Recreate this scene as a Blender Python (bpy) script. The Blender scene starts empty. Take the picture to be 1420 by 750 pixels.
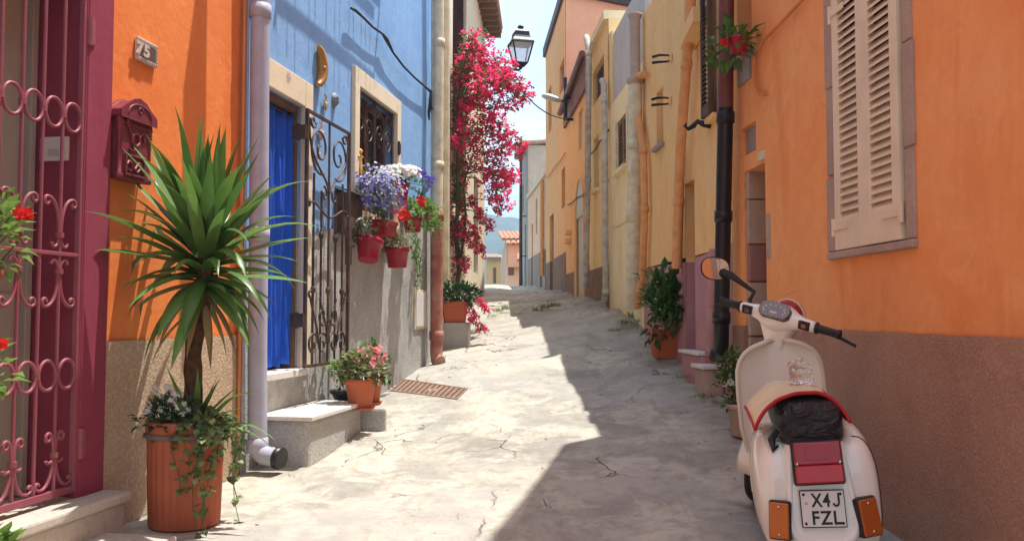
import bpy, bmesh, math, random
from mathutils import Vector as V, Matrix, noise
random.seed(7)
PI = math.pi
sc = bpy.context.scene
COL = sc.collection
# ------------------------------------------------------------------ camera and pixel helpers (photo size 1420 x 750)
F, CX, CY, EYE = 1200.0, 710.0, 375.0, 1.2
PITCH = math.atan(60 / F)

def ray(px, py):
    u, v = (px - CX) / F, (CY - py) / F
    return V((u, math.cos(PITCH) - v * math.sin(PITCH), math.sin(PITCH) + v * math.cos(PITCH)))

def P(px, py, Y):
    d = ray(px, py)
    k = Y / d.y
    return V((d.x * k, Y, EYE + d.z * k))

class Wall:
    """vertical plane along a street side: s runs up the street, n points into the street"""
    def __init__(self, x, y, adeg, side):
        a = math.radians(adeg)
        self.d = V((math.sin(a), math.cos(a), 0))
        self.nv = V((math.cos(a), -math.sin(a), 0)) * side
        self.o = V((x, y, 0)) - self.d * (y / self.d.y)
        self.side = side
    def pt(self, s, z, n=0.0):
        p = self.o + self.d * s + self.nv * n
        return V((p.x, p.y, z))
    def hit(self, px, py, n=0.0):
        d = ray(px, py)
        e = V((0, 0, EYE))
        o = self.o + self.nv * n
        t = (o - e).dot(self.nv) / d.dot(self.nv)
        p = e + d * t
        return (p - o).dot(self.d), p.z
    def s(self, px, n=0.0, py=435): return self.hit(px, py, n)[0]
    def z(self, px, py, n=0.0): return self.hit(px, py, n)[1]

LW = Wall(-1.654, 6.3, 10.0, 1)
_e = LW.pt(LW.s(598), 0)
LW2 = Wall(_e.x, _e.y, 2.1, 1)
RW = Wall(2.116, 0.0, -3.12, -1)

def lerp_tab(tab, x):
    if x <= tab[0][0]: return tab[0][1]
    for (a, b), (c, d) in zip(tab, tab[1:]):
        if x <= c: return b + (d - b) * (x - a) / (c - a)
    return tab[-1][1]
ZL = [(0, .10), (4.2, .15), (5.7, .17), (8.0, .40), (10.3, .66), (15, 1.2), (19.5, 1.72), (24, 2.02), (28, 2.12), (60, 2.1)]
ZR = [(0, .0), (3.4, .07), (4.6, .15), (6.6, .50), (8.7, .78), (10.9, 1.18), (12.7, 1.36), (14.9, 1.52), (22, 1.84), (26, 2.08), (60, 2.1)]
def smooth_tab(tab, x, w=.5):
    return sum(lerp_tab(tab, x + k * w) * c for k, c in ((-1, .25), (-.5, .25), (0, .25), (.5, .15), (1, .1)))
def left_x(Y):
    c = LW if Y < _e.y else LW2
    return c.o.x + c.d.x * (Y / c.d.y)
def right_x(Y): return RW.o.x + RW.d.x * (Y / RW.d.y)
def gz(X, Y):
    xl, xr = left_x(Y), right_x(Y)
    t = min(1, max(0, (X - xl) / max(.3, xr - xl)))
    return smooth_tab(ZL, Y) * (1 - t) + smooth_tab(ZR, Y) * t
def ground(px, py):
    lo, hi = 1.5, 24.0
    d = ray(px, py)
    for k in range(2000):
        Y = 2 + k * .012
        q = V((0, 0, EYE)) + d * (Y / d.y)
        if q.z <= gz(q.x, q.y): return V((q.x, q.y, gz(q.x, q.y)))
    return q

# ------------------------------------------------------------------ scene objects
ORG = {}
def tag(o, label=None, cat=None, group=None, kind=None):
    if label: o['label'] = label
    if cat: o['category'] = cat
    if group: o['group'] = group
    if kind: o['kind'] = kind
    return o

def thing(name, loc, label, cat, group=None):
    o = bpy.data.objects.new(name, None)
    COL.objects.link(o)
    o.location = loc
    o.empty_display_size = .1
    ORG[o] = V(loc)
    return tag(o, label, cat, group)

class MB:
    def __init__(self): self.v, self.f, self.sm = [], [], []
    def add(self, vs, fs, smooth=False):
        b = len(self.v)
        self.v += [V(p) for p in vs]
        for f in fs:
            self.f.append([b + i for i in f]); self.sm.append(smooth)
        return self
    def quad(self, a, b, c, d, smooth=False): return self.add([a, b, c, d], [(0, 1, 2, 3)], smooth)
    def box8(self, p):
        return self.add(p, [(0, 3, 2, 1), (4, 5, 6, 7), (0, 1, 5, 4), (1, 2, 6, 5), (2, 3, 7, 6), (3, 0, 4, 7)])
    def box(self, x0, x1, y0, y1, z0, z1):
        return self.box8([(x0, y0, z0), (x1, y0, z0), (x1, y1, z0), (x0, y1, z0), (x0, y0, z1), (x1, y0, z1), (x1, y1, z1), (x0, y1, z1)])
    def wbox(self, W, s0, s1, z0, z1, n0, n1, zs=0.0):
        """box on a wall; zs = extra height at s1 (sloping pieces)"""
        q = [W.pt(s0, z0, n0), W.pt(s1, z0 + zs, n0), W.pt(s1, z0 + zs, n1), W.pt(s0, z0, n1), W.pt(s0, z1, n0), W.pt(s1, z1 + zs, n0), W.pt(s1, z1 + zs, n1), W.pt(s0, z1, n1)]
        return self.box8(q)
    def ring_loft(self, rings, cap=True, close=True, smooth=True):
        n = len(rings[0]); vs = [p for r in rings for p in r]; fs = []
        for i in range(len(rings) - 1):
            for j in range(n if close else n - 1):
                k = (j + 1) % n
                fs.append((i * n + j, i * n + k, (i + 1) * n + k, (i + 1) * n + j))
        self.add(vs, fs, smooth)
        if cap and close:
            self.add(rings[0], [tuple(range(n - 1, -1, -1))], smooth)
            self.add(rings[-1], [tuple(range(n))], smooth)
        return self
    def tube(self, pts, r, n=8, closed=False, cap=True):
        pts = [V(p) for p in pts]
        m = len(pts); rings = []
        rs = r if isinstance(r, (list, tuple)) else [r] * m
        nrm = None
        for i in range(m):
            if closed: t = pts[(i + 1) % m] - pts[i - 1]
            else: t = pts[min(i + 1, m - 1)] - pts[max(i - 1, 0)]
            if t.length < 1e-9: t = V((0, 0, 1))
            t.normalize()
            if nrm is None:
                ref = V((0, 0, 1)) if abs(t.z) < .9 else V((1, 0, 0))
                nrm = t.cross(ref).normalized()
            else:
                nrm = nrm - t * nrm.dot(t)
                if nrm.length < 1e-6: nrm = t.orthogonal()
                nrm.normalize()
            bn = t.cross(nrm)
            rings.append([pts[i] + (nrm * math.cos(2 * PI * k / n) + bn * math.sin(2 * PI * k / n)) * rs[i] for k in range(n)])
        if closed: rings.append(rings[0])
        return self.ring_loft(rings, cap=cap and not closed)
    def lathe(self, prof, c, n=24, M=None, cap=True, fac=(1, 1)):
        c = V(c); rings = []
        for r, z in prof:
            rg = [V((r * fac[0] * math.cos(2 * PI * k / n), r * fac[1] * math.sin(2 * PI * k / n), z)) for k in range(n)]
            rings.append([c + (M @ p if M else p) for p in rg])
        return self.ring_loft(rings, cap=cap)
    def ellipsoid(self, c, r, n=12, m=8, M=None, jit=0):
        rings = []
        for i in range(1, m):
            a = PI * i / m
            rings.append([V(c) + (M or Matrix.Identity(3)) @ V((r[0] * math.sin(a) * math.cos(2 * PI * k / n), r[1] * math.sin(a) * math.sin(2 * PI * k / n), -r[2] * math.cos(a))) * (1 + random.uniform(-jit, jit)) for k in range(n)])
        return self.ring_loft(rings)
    def xform(self, M):
        self.v = [M @ p for p in self.v]; return self
    def build(self, name, mat, parent=None, label=None, cat=None, group=None, kind=None, bevel=0, seg=2, sub=0, solid=0, org=None, flat=False):
        if org is None:
            if parent is not None: org = ORG[parent]
            elif kind in ('structure', 'stuff'): org = V((0, 0, 0))
            else:
                zs = min(p.z for p in self.v)
                org = V((sum(p.x for p in self.v) / len(self.v), sum(p.y for p in self.v) / len(self.v), zs))
        me = bpy.data.meshes.new(name)
        me.from_pydata([tuple(p - org) for p in self.v], [], self.f)
        if not flat: me.polygons.foreach_set('use_smooth', self.sm)
        me.materials.append(mat)
        me.validate(); me.update()
        o = bpy.data.objects.new(name, me)
        COL.objects.link(o)
        if parent is not None: o.parent = parent
        else: o.location = org
        ORG[o] = V(org)
        if solid:
            m = o.modifiers.new('s', 'SOLIDIFY'); m.thickness = solid; m.offset = 0
        if bevel:
            m = o.modifiers.new('b', 'BEVEL'); m.width = bevel; m.segments = seg; m.limit_method = 'ANGLE'; m.angle_limit = math.radians(40)
        if sub:
            m = o.modifiers.new('u', 'SUBSURF'); m.levels = sub; m.render_levels = sub
        return tag(o, label, cat, group, kind)

def copy_tree(o, parent=None):
    c = o.copy(); COL.objects.link(c)
    if parent: c.parent = parent
    for ch in list(o.children): copy_tree(ch, c)
    return c

def text_faces(txt, size, depth, bold=0.0):
    cu = bpy.data.curves.new('t', 'FONT'); cu.body = txt; cu.size = size; cu.extrude = depth; cu.offset = bold
    cu.space_character = 1.12; cu.align_x = 'CENTER'; cu.resolution_u = 3
    ob = bpy.data.objects.new('t', cu); COL.objects.link(ob)
    dg = bpy.context.evaluated_depsgraph_get()
    me = bpy.data.meshes.new_from_object(ob.evaluated_get(dg))
    vs = [v.co.copy() for v in me.vertices]; fs = [tuple(p.vertices) for p in me.polygons]
    bpy.data.objects.remove(ob); bpy.data.curves.remove(cu); bpy.data.meshes.remove(me)
    return vs, fs

# ------------------------------------------------------------------ materials
def lin(c):
    return tuple(((x / 255) / 12.92 if x / 255 <= .04045 else ((x / 255 + .055) / 1.055) ** 2.4) for x in c)

class NT:
    def __init__(self, name):
        self.m = bpy.data.materials.new(name); self.m.use_nodes = True
        self.t = self.m.node_tree; self.n = self.t.nodes
        self.b = self.n['Principled BSDF']
        self.tc = self.n.new('ShaderNodeTexCoord')
    def link(self, a, b): self.t.links.new(a, b)
    def mapping(self, sc3=(1, 1, 1), src=None):
        mp = self.n.new('ShaderNodeMapping'); mp.inputs['Scale'].default_value = sc3
        self.link(src or self.tc.outputs['Object'], mp.inputs['Vector']); return mp.outputs['Vector']
    def noise(self, scale, detail=4, rough=.55, vec=None, dist=0):
        x = self.n.new('ShaderNodeTexNoise'); x.inputs['Scale'].default_value = scale; x.inputs['Detail'].default_value = detail
        x.inputs['Roughness'].default_value = rough; x.inputs['Distortion'].default_value = dist
        self.link(vec or self.tc.outputs['Object'], x.inputs['Vector']); return x.outputs['Fac']
    def ramp(self, fac, stops, interp='LINEAR'):
        r = self.n.new('ShaderNodeValToRGB'); r.color_ramp.interpolation = interp
        e = r.color_ramp.elements
        while len(e) < len(stops): e.new(.5)
        for k, (p, c) in enumerate(stops):
            e[k].position = p; e[k].color = (c, c, c, 1) if isinstance(c, (int, float)) else (*c, 1)
        self.link(fac, r.inputs['Fac']); return r.outputs['Color']
    def mix(self, a, b, fac, mode='MIX'):
        x = self.n.new('ShaderNodeMix'); x.data_type = 'RGBA'; x.blend_type = mode
        for sock, val in ((x.inputs[0], fac), (x.inputs[6], a), (x.inputs[7], b)):
            if hasattr(val, 'is_linked') or hasattr(val, 'links'): self.link(val, sock)
            elif isinstance(val, (int, float)): sock.default_value = val if sock.type == 'VALUE' else (val, val, val, 1)
            else: sock.default_value = (*val, 1)
        return x.outputs[2]
    def math(self, op, a, b=0.0):
        x = self.n.new('ShaderNodeMath'); x.operation = op
        for i, val in enumerate((a, b)):
            if isinstance(val, (int, float)): x.inputs[i].default_value = val
            else: self.link(val, x.inputs[i])
        return x.outputs[0]
    def bump(self, h, strength=.3, dist=.01, prev=None):
        x = self.n.new('ShaderNodeBump'); x.inputs['Strength'].default_value = strength; x.inputs['Distance'].default_value = dist
        self.link(h, x.inputs['Height'])
        if prev: self.link(prev, x.inputs['Normal'])
        return x.outputs['Normal']
    def out(self, col=None, rough=.8, normal=None, metal=0, spec=.3):
        b = self.b
        if col is not None:
            if isinstance(col, tuple): b.inputs['Base Color'].default_value = (*col, 1)
            else: self.link(col, b.inputs['Base Color'])
        if isinstance(rough, (int, float)): b.inputs['Roughness'].default_value = rough
        else: self.link(rough, b.inputs['Roughness'])
        b.inputs['Metallic'].default_value = metal
        b.inputs['Specular IOR Level'].default_value = spec
        if normal: self.link(normal, b.inputs['Normal'])
        return self.m

def scl(c, k): return tuple(x * k for x in c)

def plaster(name, a, b, stain=None, dirt=.5, streak=1.0, bump=.35, grain=1.0):
    """hand-coloured lime plaster: blotches, faint vertical runs, grain"""
    t = NT(name)
    n1 = t.noise(1.1, 6, .62, dist=.6)
    c = t.mix(a, b, t.ramp(n1, [(.30, 0), (.70, 1)]))
    n2 = t.noise(2.6, 5, .6, vec=t.mapping((1.6, 1.6, .35)), dist=.4)
    c = t.mix(c, stain or scl(a, .62), t.math('MULTIPLY', t.ramp(n2, [(.52, 0), (.78, 1)]), dirt * streak))
    n3 = t.noise(9, 5, .7)
    c = t.mix(c, scl(a, .8), t.math('MULTIPLY', t.ramp(n3, [(.45, 0), (.75, 1)]), .35))
    n4 = t.noise(140 * grain, 3, .7)
    c = t.mix(c, scl(b, 1.1), t.math('MULTIPLY', t.ramp(n4, [(.5, 0), (.8, 1)]), .2))
    # hairline cracks, patchy touch-ups and damp near the ground
    v = t.n.new('ShaderNodeTexVoronoi'); v.feature = 'DISTANCE_TO_EDGE'; v.inputs['Scale'].default_value = .8
    wv = t.n.new('ShaderNodeVectorMath'); wv.operation = 'MULTIPLY_ADD'; wv.inputs[1].default_value = (.5, .5, .5)
    nz = t.n.new('ShaderNodeTexNoise'); nz.inputs['Scale'].default_value = 2.4; nz.inputs['Detail'].default_value = 7
    t.link(t.tc.outputs['Object'], nz.inputs['Vector']); t.link(nz.outputs['Color'], wv.inputs[0]); t.link(t.tc.outputs['Object'], wv.inputs[2])
    t.link(wv.outputs[0], v.inputs['Vector'])
    ck = t.math('MULTIPLY', t.ramp(v.outputs['Distance'], [(0, 1), (.0045, 0)]), t.ramp(t.noise(.9, 3), [(.53, 0), (.6, 1)]))
    c = t.mix(c, scl(a, .35), t.math('MULTIPLY', ck, .55))
    n5 = t.noise(3.5, 7, .7, dist=1.2)
    c = t.mix(c, scl(b, 1.06), t.math('MULTIPLY', t.ramp(n5, [(.56, 0), (.62, 1)]), .35))
    n6 = t.noise(22, 5, .75)
    c = t.mix(c, scl(stain or a, .6), t.math('MULTIPLY', t.ramp(n6, [(.64, 0), (.74, 1)]), .4 * dirt))
    nb = t.bump(n4, bump * .6, .003)
    nb = t.bump(t.noise(14, 4, .6), bump, .012, nb)
    nb = t.bump(n5, bump * .4, .006, nb)
    return t.out(c, .9, nb, spec=.15)

def stucco(name, a, b, c3, scale=70, bump=.9, speck=.6):
    """coarse thrown render"""
    t = NT(name)
    n1 = t.noise(scale, 3, .75)
    n0 = t.noise(1.3, 5, .6, dist=.5)
    c = t.mix(a, b, t.ramp(n0, [(.32, 0), (.68, 1)]))
    c = t.mix(c, c3, t.math('MULTIPLY', t.ramp(n1, [(.46, 0), (.62, 1)]), speck))
    nL = t.noise(.7, 7, .7, dist=1.0); c = t.mix(c, scl(a, .68), t.math('MULTIPLY', t.ramp(nL, [(.48, 0), (.62, 1)]), .55))
    nM = t.noise(4.5, 6, .7, dist=.8); c = t.mix(c, scl(c3, 1.0), t.math('MULTIPLY', t.ramp(nM, [(.57, 0), (.66, 1)]), .3))
    v = t.n.new('ShaderNodeTexVoronoi'); v.inputs['Scale'].default_value = scale * 1.1
    t.link(t.tc.outputs['Object'], v.inputs['Vector'])
    nb = t.bump(n1, bump, .008)
    nb = t.bump(v.outputs['Distance'], bump * .5, .005, nb)
    nb = t.bump(t.noise(6, 4), .4, .02, nb)
    return t.out(c, .95, nb, spec=.1)

def simple(name, col, rough=.5, metal=0, var=.25, vs=6, bump=.0, bs=60, spec=.4, col2=None):
    t = NT(name)
    n = t.noise(vs, 5, .6)
    c = t.mix(col, col2 or scl(col, .55), t.math('MULTIPLY', t.ramp(n, [(.4, 0), (.75, 1)]), var * (2 if col2 else 1.6)))
    nb = t.bump(t.noise(bs, 4), bump, .004) if bump else None
    r = t.math('ADD', t.math('MULTIPLY', n, .25), rough - .12)
    return t.out(c, r, nb, metal, spec)

def stone(name, a, b, scale=5, bump=.6):
    t = NT(name)
    n = t.noise(scale, 8, .65, dist=.8)
    c = t.mix(a, b, t.ramp(n, [(.3, 0), (.7, 1)]))
    n2 = t.noise(scale * 14, 4, .7)
    c = t.mix(c, scl(a, .45), t.math('MULTIPLY', t.ramp(n2, [(.52, 0), (.75, 1)]), .5))
    nb = t.bump(n2, bump * .6, .004); nb = t.bump(n, bump, .02, nb)
    return t.out(c, .9, nb, spec=.15)

def leafmat(name, a, b, trans=.25, rough=.45, spec=.4):
    t = NT(name)
    g = t.n.new('ShaderNodeNewGeometry')
    c = t.mix(a, b, g.outputs['Random Per Island'])
    n = t.noise(25, 3)
    c = t.mix(c, scl(a, .55), t.math('MULTIPLY', t.ramp(n, [(.45, 0), (.8, 1)]), .4))
    t.out(c, rough, None, 0, spec)
    tr = t.n.new('ShaderNodeBsdfTranslucent'); t.link(c, tr.inputs['Color'])
    mx = t.n.new('ShaderNodeMixShader'); mx.inputs['Fac'].default_value = trans
    t.link(t.b.outputs[0], mx.inputs[1]); t.link(tr.outputs[0], mx.inputs[2])
    t.link(mx.outputs[0], t.n['Material Output'].inputs['Surface'])
    return t.m

def glassmat(name, col=(.9, .95, .95), rough=.05, alpha=.25):
    t = NT(name)
    t.out(col, rough, None, 0, .5)
    t.b.inputs['Alpha'].default_value = alpha
    return t.m

K = {}
K['orange_l'] = plaster('orange_plaster_sun', (.80, .205, .05), (.83, .28, .085), (.66, .12, .025), .55)
K['orange_r'] = plaster('orange_plaster', (.85, .31, .10), (.87, .41, .17), (.68, .19, .05), .5)
K['blue'] = plaster('blue_plaster', (.215, .40, .70), (.285, .48, .76), (.18, .33, .60), .5)
K['cream'] = plaster('cream_plaster', (.74, .66, .48), (.80, .73, .56), (.55, .45, .28), .5)
K['ochre'] = plaster('ochre_plaster', (.86, .50, .20), (.87, .58, .28), (.76, .38, .13), .5)
K['yellow'] = plaster('yellow_plaster', (.87, .61, .28), (.88, .67, .36), (.72, .45, .18), .5)
K['pale_yellow'] = plaster('pale_yellow_plaster', (.86, .72, .43), (.87, .77, .52), (.62, .48, .27), .7)
K['apricot'] = plaster('apricot_plaster', (.87, .44, .19), (.88, .51, .25), (.74, .32, .11), .4)
K['salmon'] = plaster('salmon_plaster', (.83, .40, .25), (.85, .46, .30), (.7, .3, .16), .2)
K['mauve'] = plaster('mauve_plaster', (.46, .22, .23), (.52, .29, .28), (.36, .16, .2), .6)
K['maroon'] = plaster('maroon_plaster', (.26, .045, .075), (.30, .06, .095), (.2, .028, .05), .4, bump=.25)
K['surround'] = plaster('cream_surround', (.80, .66, .46), (.82, .72, .54), (.62, .46, .28), .4, bump=.15)
K['grey_render'] = plaster('grey_render', (.46, .46, .47), (.56, .56, .56), (.3, .3, .3), .7)
K['grey_dado'] = plaster('grey_brown_dado', (.30, .25, .21), (.38, .32, .27), (.2, .16, .13), .7)
K['pink_far'] = plaster('pink_plaster', (.84, .55, .38), (.85, .63, .44), (.66, .42, .28), .5)
K['far_stone'] = stone('old_grey_wall', (.36, .34, .31), (.5, .47, .42), 2.0, .5)
K['stucco_beige'] = stucco('beige_thrown_render', (.50, .37, .25), (.42, .30, .20), (.68, .55, .40), 55)
K['stucco_grey'] = stucco('grey_thrown_render', (.36, .35, .33), (.44, .42, .39), (.62, .60, .56), 60)
K['stucco_brown'] = stucco('brown_thrown_render', (.37, .215, .15), (.43, .26, .185), (.54, .36, .26), 75, .8, .55)
K['dado_stone'] = stone('brown_stone_dado', (.20, .125, .09), (.32, .21, .15), 3.5, .8)
K['concrete'] = stone('step_concrete', (.36, .335, .29), (.46, .42, .36), 4, .4)
K['slab'] = stone('grey_slab', (.42, .38, .33), (.52, .47, .40), 3, .4)
K['marble'] = stone('pale_marble', (.74, .71, .66), (.62, .57, .5), 4, .12)
K['jamb'] = stone('trachyte_stone', (.50, .37, .28), (.40, .29, .225), 3, .7)
K['jamb_red'] = stone('red_trachyte_stone', (.30, .145, .13), (.34, .19, .17), 4, .6)
K['jamb_grey'] = stone('grey_stone_panel', (.38, .31, .28), (.30, .25, .23), 6, .5)
K['surround_mauve'] = stone('mauve_window_stone', (.46, .34, .28), (.36, .26, .225), 3, .6)
K['iron_maroon'] = simple('maroon_painted_iron', (.30, .075, .105), .45, 0, .35, 16, .3, 60, .35, col2=(.20, .075, .06))
K['iron_dark'] = simple('brown_rusty_iron', (.055, .04, .035), .5, .3, .5, 10, .3, 60, col2=(.17, .09, .05))
K['iron_black'] = simple('black_iron', (.02, .02, .022), .45, .3, .3, 10, .1)
K['mailbox'] = simple('maroon_cast_iron', (.22, .035, .05), .42, .1, .3, 14, .25, 70)
K['door_pale'] = simple('pale_door_paint', (.42, .39, .33), .45, 0, .15, 3)
K['curtain'] = simple('blue_curtain_cloth', (.03, .13, .66), .75, 0, .2, 5, .2, 200, .15)
K['pipe_lilac'] = simple('lilac_painted_pipe', (.43, .44, .55), .5, 0, .3, 9, .15, 40, .4, col2=(.33, .31, .35))
K['pipe_cream'] = simple('cream_painted_pipe', (.74, .64, .45), .65, 0, .4, 9, .35, 35, .25, col2=(.44, .35, .23))
K['pipe_rust'] = simple('rust_red_pipe', (.33, .10, .065), .65, 0, .6, 8, .3, 40, col2=(.45, .25, .17))
K['pipe_orange'] = simple('orange_pipe', (.76, .36, .14), .7, 0, .4, 9, .35, 35, .2, col2=(.50, .22, .10))
K['pipe_grey'] = simple('weathered_grey_pipe', (.56, .53, .46), .65, 0, .45, 9, .35, 35, .2, col2=(.30, .23, .17))
K['pipe_brown'] = simple('brown_pipe', (.16, .05, .04), .45, 0, .3, 5)
K['pipe_black'] = simple('black_pipe', (.015, .014, .015), .38, 0, .2, 5, .05)
K['pipe_pink'] = simple('pink_pipe', (.52, .26, .27), .6, 0, .4, 5, .2)
K['terracotta'] = simple('terracotta', (.52, .135, .055), .7, 0, .35, 7, .25, 45, .2, col2=(.42, .13, .07))
K['pot_brown'] = simple('terracotta_brown', (.47, .125, .06), .62, 0, .3, 6, .2, 40, .25)
K['pot_red'] = simple('red_plastic', (.36, .008, .025), .35, 0, .2, 6)
K['pot_black'] = simple('black_plastic', (.02, .022, .025), .4, 0, .2, 6)
K['band'] = simple('grey_rubber_band', (.20, .16, .14), .5, 0, .3, 6)
K['soil'] = simple('soil', (.05, .032, .02), .95, 0, .4, 30, .8, 60)
K['bark'] = simple('yucca_bark', (.12, .062, .032), .9, 0, .6, 18, .9, 40, .1, col2=(.05, .025, .015))
K['twig'] = simple('twig', (.16, .10, .055), .9, 0, .5, 18, .6, 40, .1)
K['yucca'] = leafmat('yucca_leaf', (.065, .15, .03), (.15, .27, .06), .25, .36)
K['leaf_dead'] = leafmat('dry_leaf', (.30, .20, .09), (.42, .31, .16), .15, .7, .1)
K['leaf'] = leafmat('green_leaf', (.05, .13, .025), (.10, .22, .045), .3)
K['leaf_light'] = leafmat('light_green_leaf', (.14, .27, .05), (.25, .38, .09), .35)
K['leaf_dark'] = leafmat('dark_green_leaf', (.022, .06, .02), (.05, .11, .03), .15)
K['leaf_grey'] = leafmat('grey_green_leaf', (.09, .14, .09), (.17, .22, .13), .25)
K['leaf_bronze'] = leafmat('bronze_green_leaf', (.20, .22, .09), (.33, .30, .17), .3)
K['ivy'] = leafmat('ivy_leaf', (.09, .16, .04), (.30, .36, .16), .3)
K['bract'] = leafmat('magenta_bract', (.87, .025, .15), (.93, .10, .27), .55, .6, .2)
K['fl_white'] = leafmat('white_petal', (.80, .79, .74), (.86, .84, .8), .3, .6, .2)
K['fl_purple'] = leafmat('purple_petal', (.17, .10, .52), (.30, .22, .68), .3, .6, .2)
K['fl_lobelia'] = leafmat('lobelia_petal', (.13, .11, .48), (.44, .40, .72), .3, .6, .2)
K['fl_red'] = leafmat('red_petal', (.68, .012, .02), (.80, .05, .03), .35, .6, .2)
K['fl_pink'] = leafmat('pink_petal', (.80, .18, .22), (.84, .36, .36), .35, .6, .2)
K['fl_rose'] = leafmat('rose_petal', (.78, .05, .18), (.84, .12, .28), .35, .6, .2)
K['shutter'] = simple('cream_shutter_paint', (.78, .64, .46), .5, 0, .2, 5, .12, 40)
K['wood_dark'] = simple('dark_louvre_wood', (.10, .06, .04), .7, 0, .5, 9, .4, 40)
K['wood_brown'] = simple('brown_door_wood', (.22, .12, .07), .7, 0, .5, 7, .3, 30)
K['wood_red'] = simple('red_brown_shutter', (.22, .075, .06), .65, 0, .5, 7, .3, 30)
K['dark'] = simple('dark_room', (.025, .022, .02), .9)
K['glass_win'] = simple('window_glass', (.03, .04, .05), .08, 0, .1, 3, spec=.6)
K['tile'] = simple('roof_tile', (.42, .17, .10), .85, 0, .5, 5, .4, 25, .15, col2=(.50, .30, .19))
K['tile_old'] = simple('old_roof_tile', (.30, .20, .15), .9, 0, .5, 9, .5, 25, .15, col2=(.42, .33, .25))
K['fascia'] = simple('dark_fascia', (.06, .035, .03), .6)
K['white_plastic'] = simple('white_plastic', (.70, .68, .64), .4, 0, .1, 5)
K['grey_metal'] = simple('pale_grey_metal', (.55, .56, .55), .4, .2, .25, 6)
K['rust'] = simple('rusty_grate', (.22, .13, .085), .75, .2, .6, 14, .6, 50, .2, col2=(.30, .20, .15))
K['cable'] = simple('cable_black', (.03, .03, .035), .6)
K['cable_orange'] = simple('painted_cable', (.66, .24, .08), .8)
K['ceramic_gold'] = simple('ochre_ceramic', (.52, .25, .04), .32, 0, .5, 14, .1, 30, .6, col2=(.30, .11, .02))
K['ceramic_blue'] = simple('grey_blue_ceramic', (.20, .26, .30), .35, 0, .5, 18, col2=(.45, .45, .38))
K['ceramic_fish'] = simple('sand_ceramic', (.55, .38, .16), .35, 0, .5, 22, col2=(.25, .30, .28))
K['ceramic_pink'] = simple('pink_ceramic', (.66, .42, .32), .35, 0, .4, 22)
K['straw'] = simple('straw_doll', (.68, .42, .10), .85, 0, .4, 20)
K['tile_white'] = stone('pale_number_tile', (.62, .54, .48), (.5, .42, .37), 9, .4)
K['tile_ink'] = simple('dark_number_ink', (.12, .065, .055), .6)
# ------------------------------------------------------------------ facades
def fz(v): return v if callable(v) else (lambda s: v)

def facade(mb, W, s0, s1, zlo, zhi, holes=(), res=.14, amp=.006, n=0.0, seed=0.0, hd=.3, reveal=True):
    """front skin of a wall with real openings; holes = (s0, s1, z0, z1[, depth])"""
    zlo, zhi = fz(zlo), fz(zhi)
    ss = {s0, s1}; zs = set()
    lo = min(zlo(s0), zlo(s1)); hi = max(zhi(s0), zhi(s1), zhi((s0 + s1) / 2))
    for h in holes:
        for a in h[:2]:
            if s0 < a < s1: ss.add(a)
        for a in h[2:4]:
            if lo < a < hi: zs.add(a)
    k = s0
    while k < s1:
        if min(abs(k - a) for a in ss) > .04: ss.add(k)
        k += res
    k = lo
    while k < hi:
        if not zs or min(abs(k - a) for a in zs) > .04: zs.add(k)
        k += res
    zs |= {lo, hi}
    ss, zs = sorted(ss), sorted(zs)
    base = len(mb.v); idx = {}
    def vert(i, j):
        s = ss[i]; z = min(max(zs[j], zlo(s)), zhi(s))
        key = (i, round(z, 4))
        if key not in idx:
            q = noise.noise(V((s * 1.3 + seed, z * 1.3, seed))) + .5 * noise.noise(V((s * 3.1, z * 3.1 + seed, 2.2)))
            idx[key] = len(mb.v); mb.v.append(W.pt(s, z, n - amp * (.75 + .5 * q)))
        return idx[key]
    for i in range(len(ss) - 1):
        for j in range(len(zs) - 1):
            sm, zm = (ss[i] + ss[i + 1]) / 2, (zs[j] + zs[j + 1]) / 2
            if any(h[0] < sm < h[1] and h[2] < zm < h[3] for h in holes): continue
            f = [vert(i, j), vert(i + 1, j), vert(i + 1, j + 1), vert(i, j + 1)]
            g = []
            for x in f:
                if x not in g: g.append(x)
            if len(g) > 2:
                mb.f.append(g if W.side > 0 else g[::-1]); mb.sm.append(True)
    if reveal:
        for h in holes:
            d = h[4] if len(h) > 4 else hd
            a, b = max(h[0], s0), min(h[1], s1)
            m = (a + b) / 2
            z0, z1 = max(h[2], zlo(m)), min(h[3], zhi(m))
            if z1 <= z0: continue
            e = amp
            mb.quad(W.pt(b, z0, n - e), W.pt(b, z1, n - e), W.pt(b, z1, n - d), W.pt(b, z0, n - d))
            mb.quad(W.pt(a, z0, n - e), W.pt(a, z1, n - e), W.pt(a, z1, n - d), W.pt(a, z0, n - d))
            if h[3] <= z1 + 1e-6: mb.quad(W.pt(a, z1, n - e), W.pt(b, z1, n - e), W.pt(b, z1, n - d), W.pt(a, z1, n - d))
            if h[2] >= z0 - 1e-6: mb.quad(W.pt(a, z0, n - e), W.pt(b, z0, n - e), W.pt(b, z0, n - d), W.pt(a, z0, n - d))
    return mb

def shell(mb, W, s0, s1, zb, zt0, zt1, depth, e=.004, nn=0.0):
    """side and back walls of the house behind the facade"""
    f = -.012 + nn
    mb.quad(W.pt(s0 + e, zb, f), W.pt(s0 + e, zt0, f), W.pt(s0 + e, zt0, -depth), W.pt(s0 + e, zb, -depth))
    mb.quad(W.pt(s1 - e, zb, f), W.pt(s1 - e, zt1, f), W.pt(s1 - e, zt1, -depth), W.pt(s1 - e, zb, -depth))
    mb.quad(W.pt(s0 + e, zb, -depth), W.pt(s1 - e, zb, -depth), W.pt(s1 - e, zt1, -depth), W.pt(s0 + e, zt0, -depth))

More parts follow.
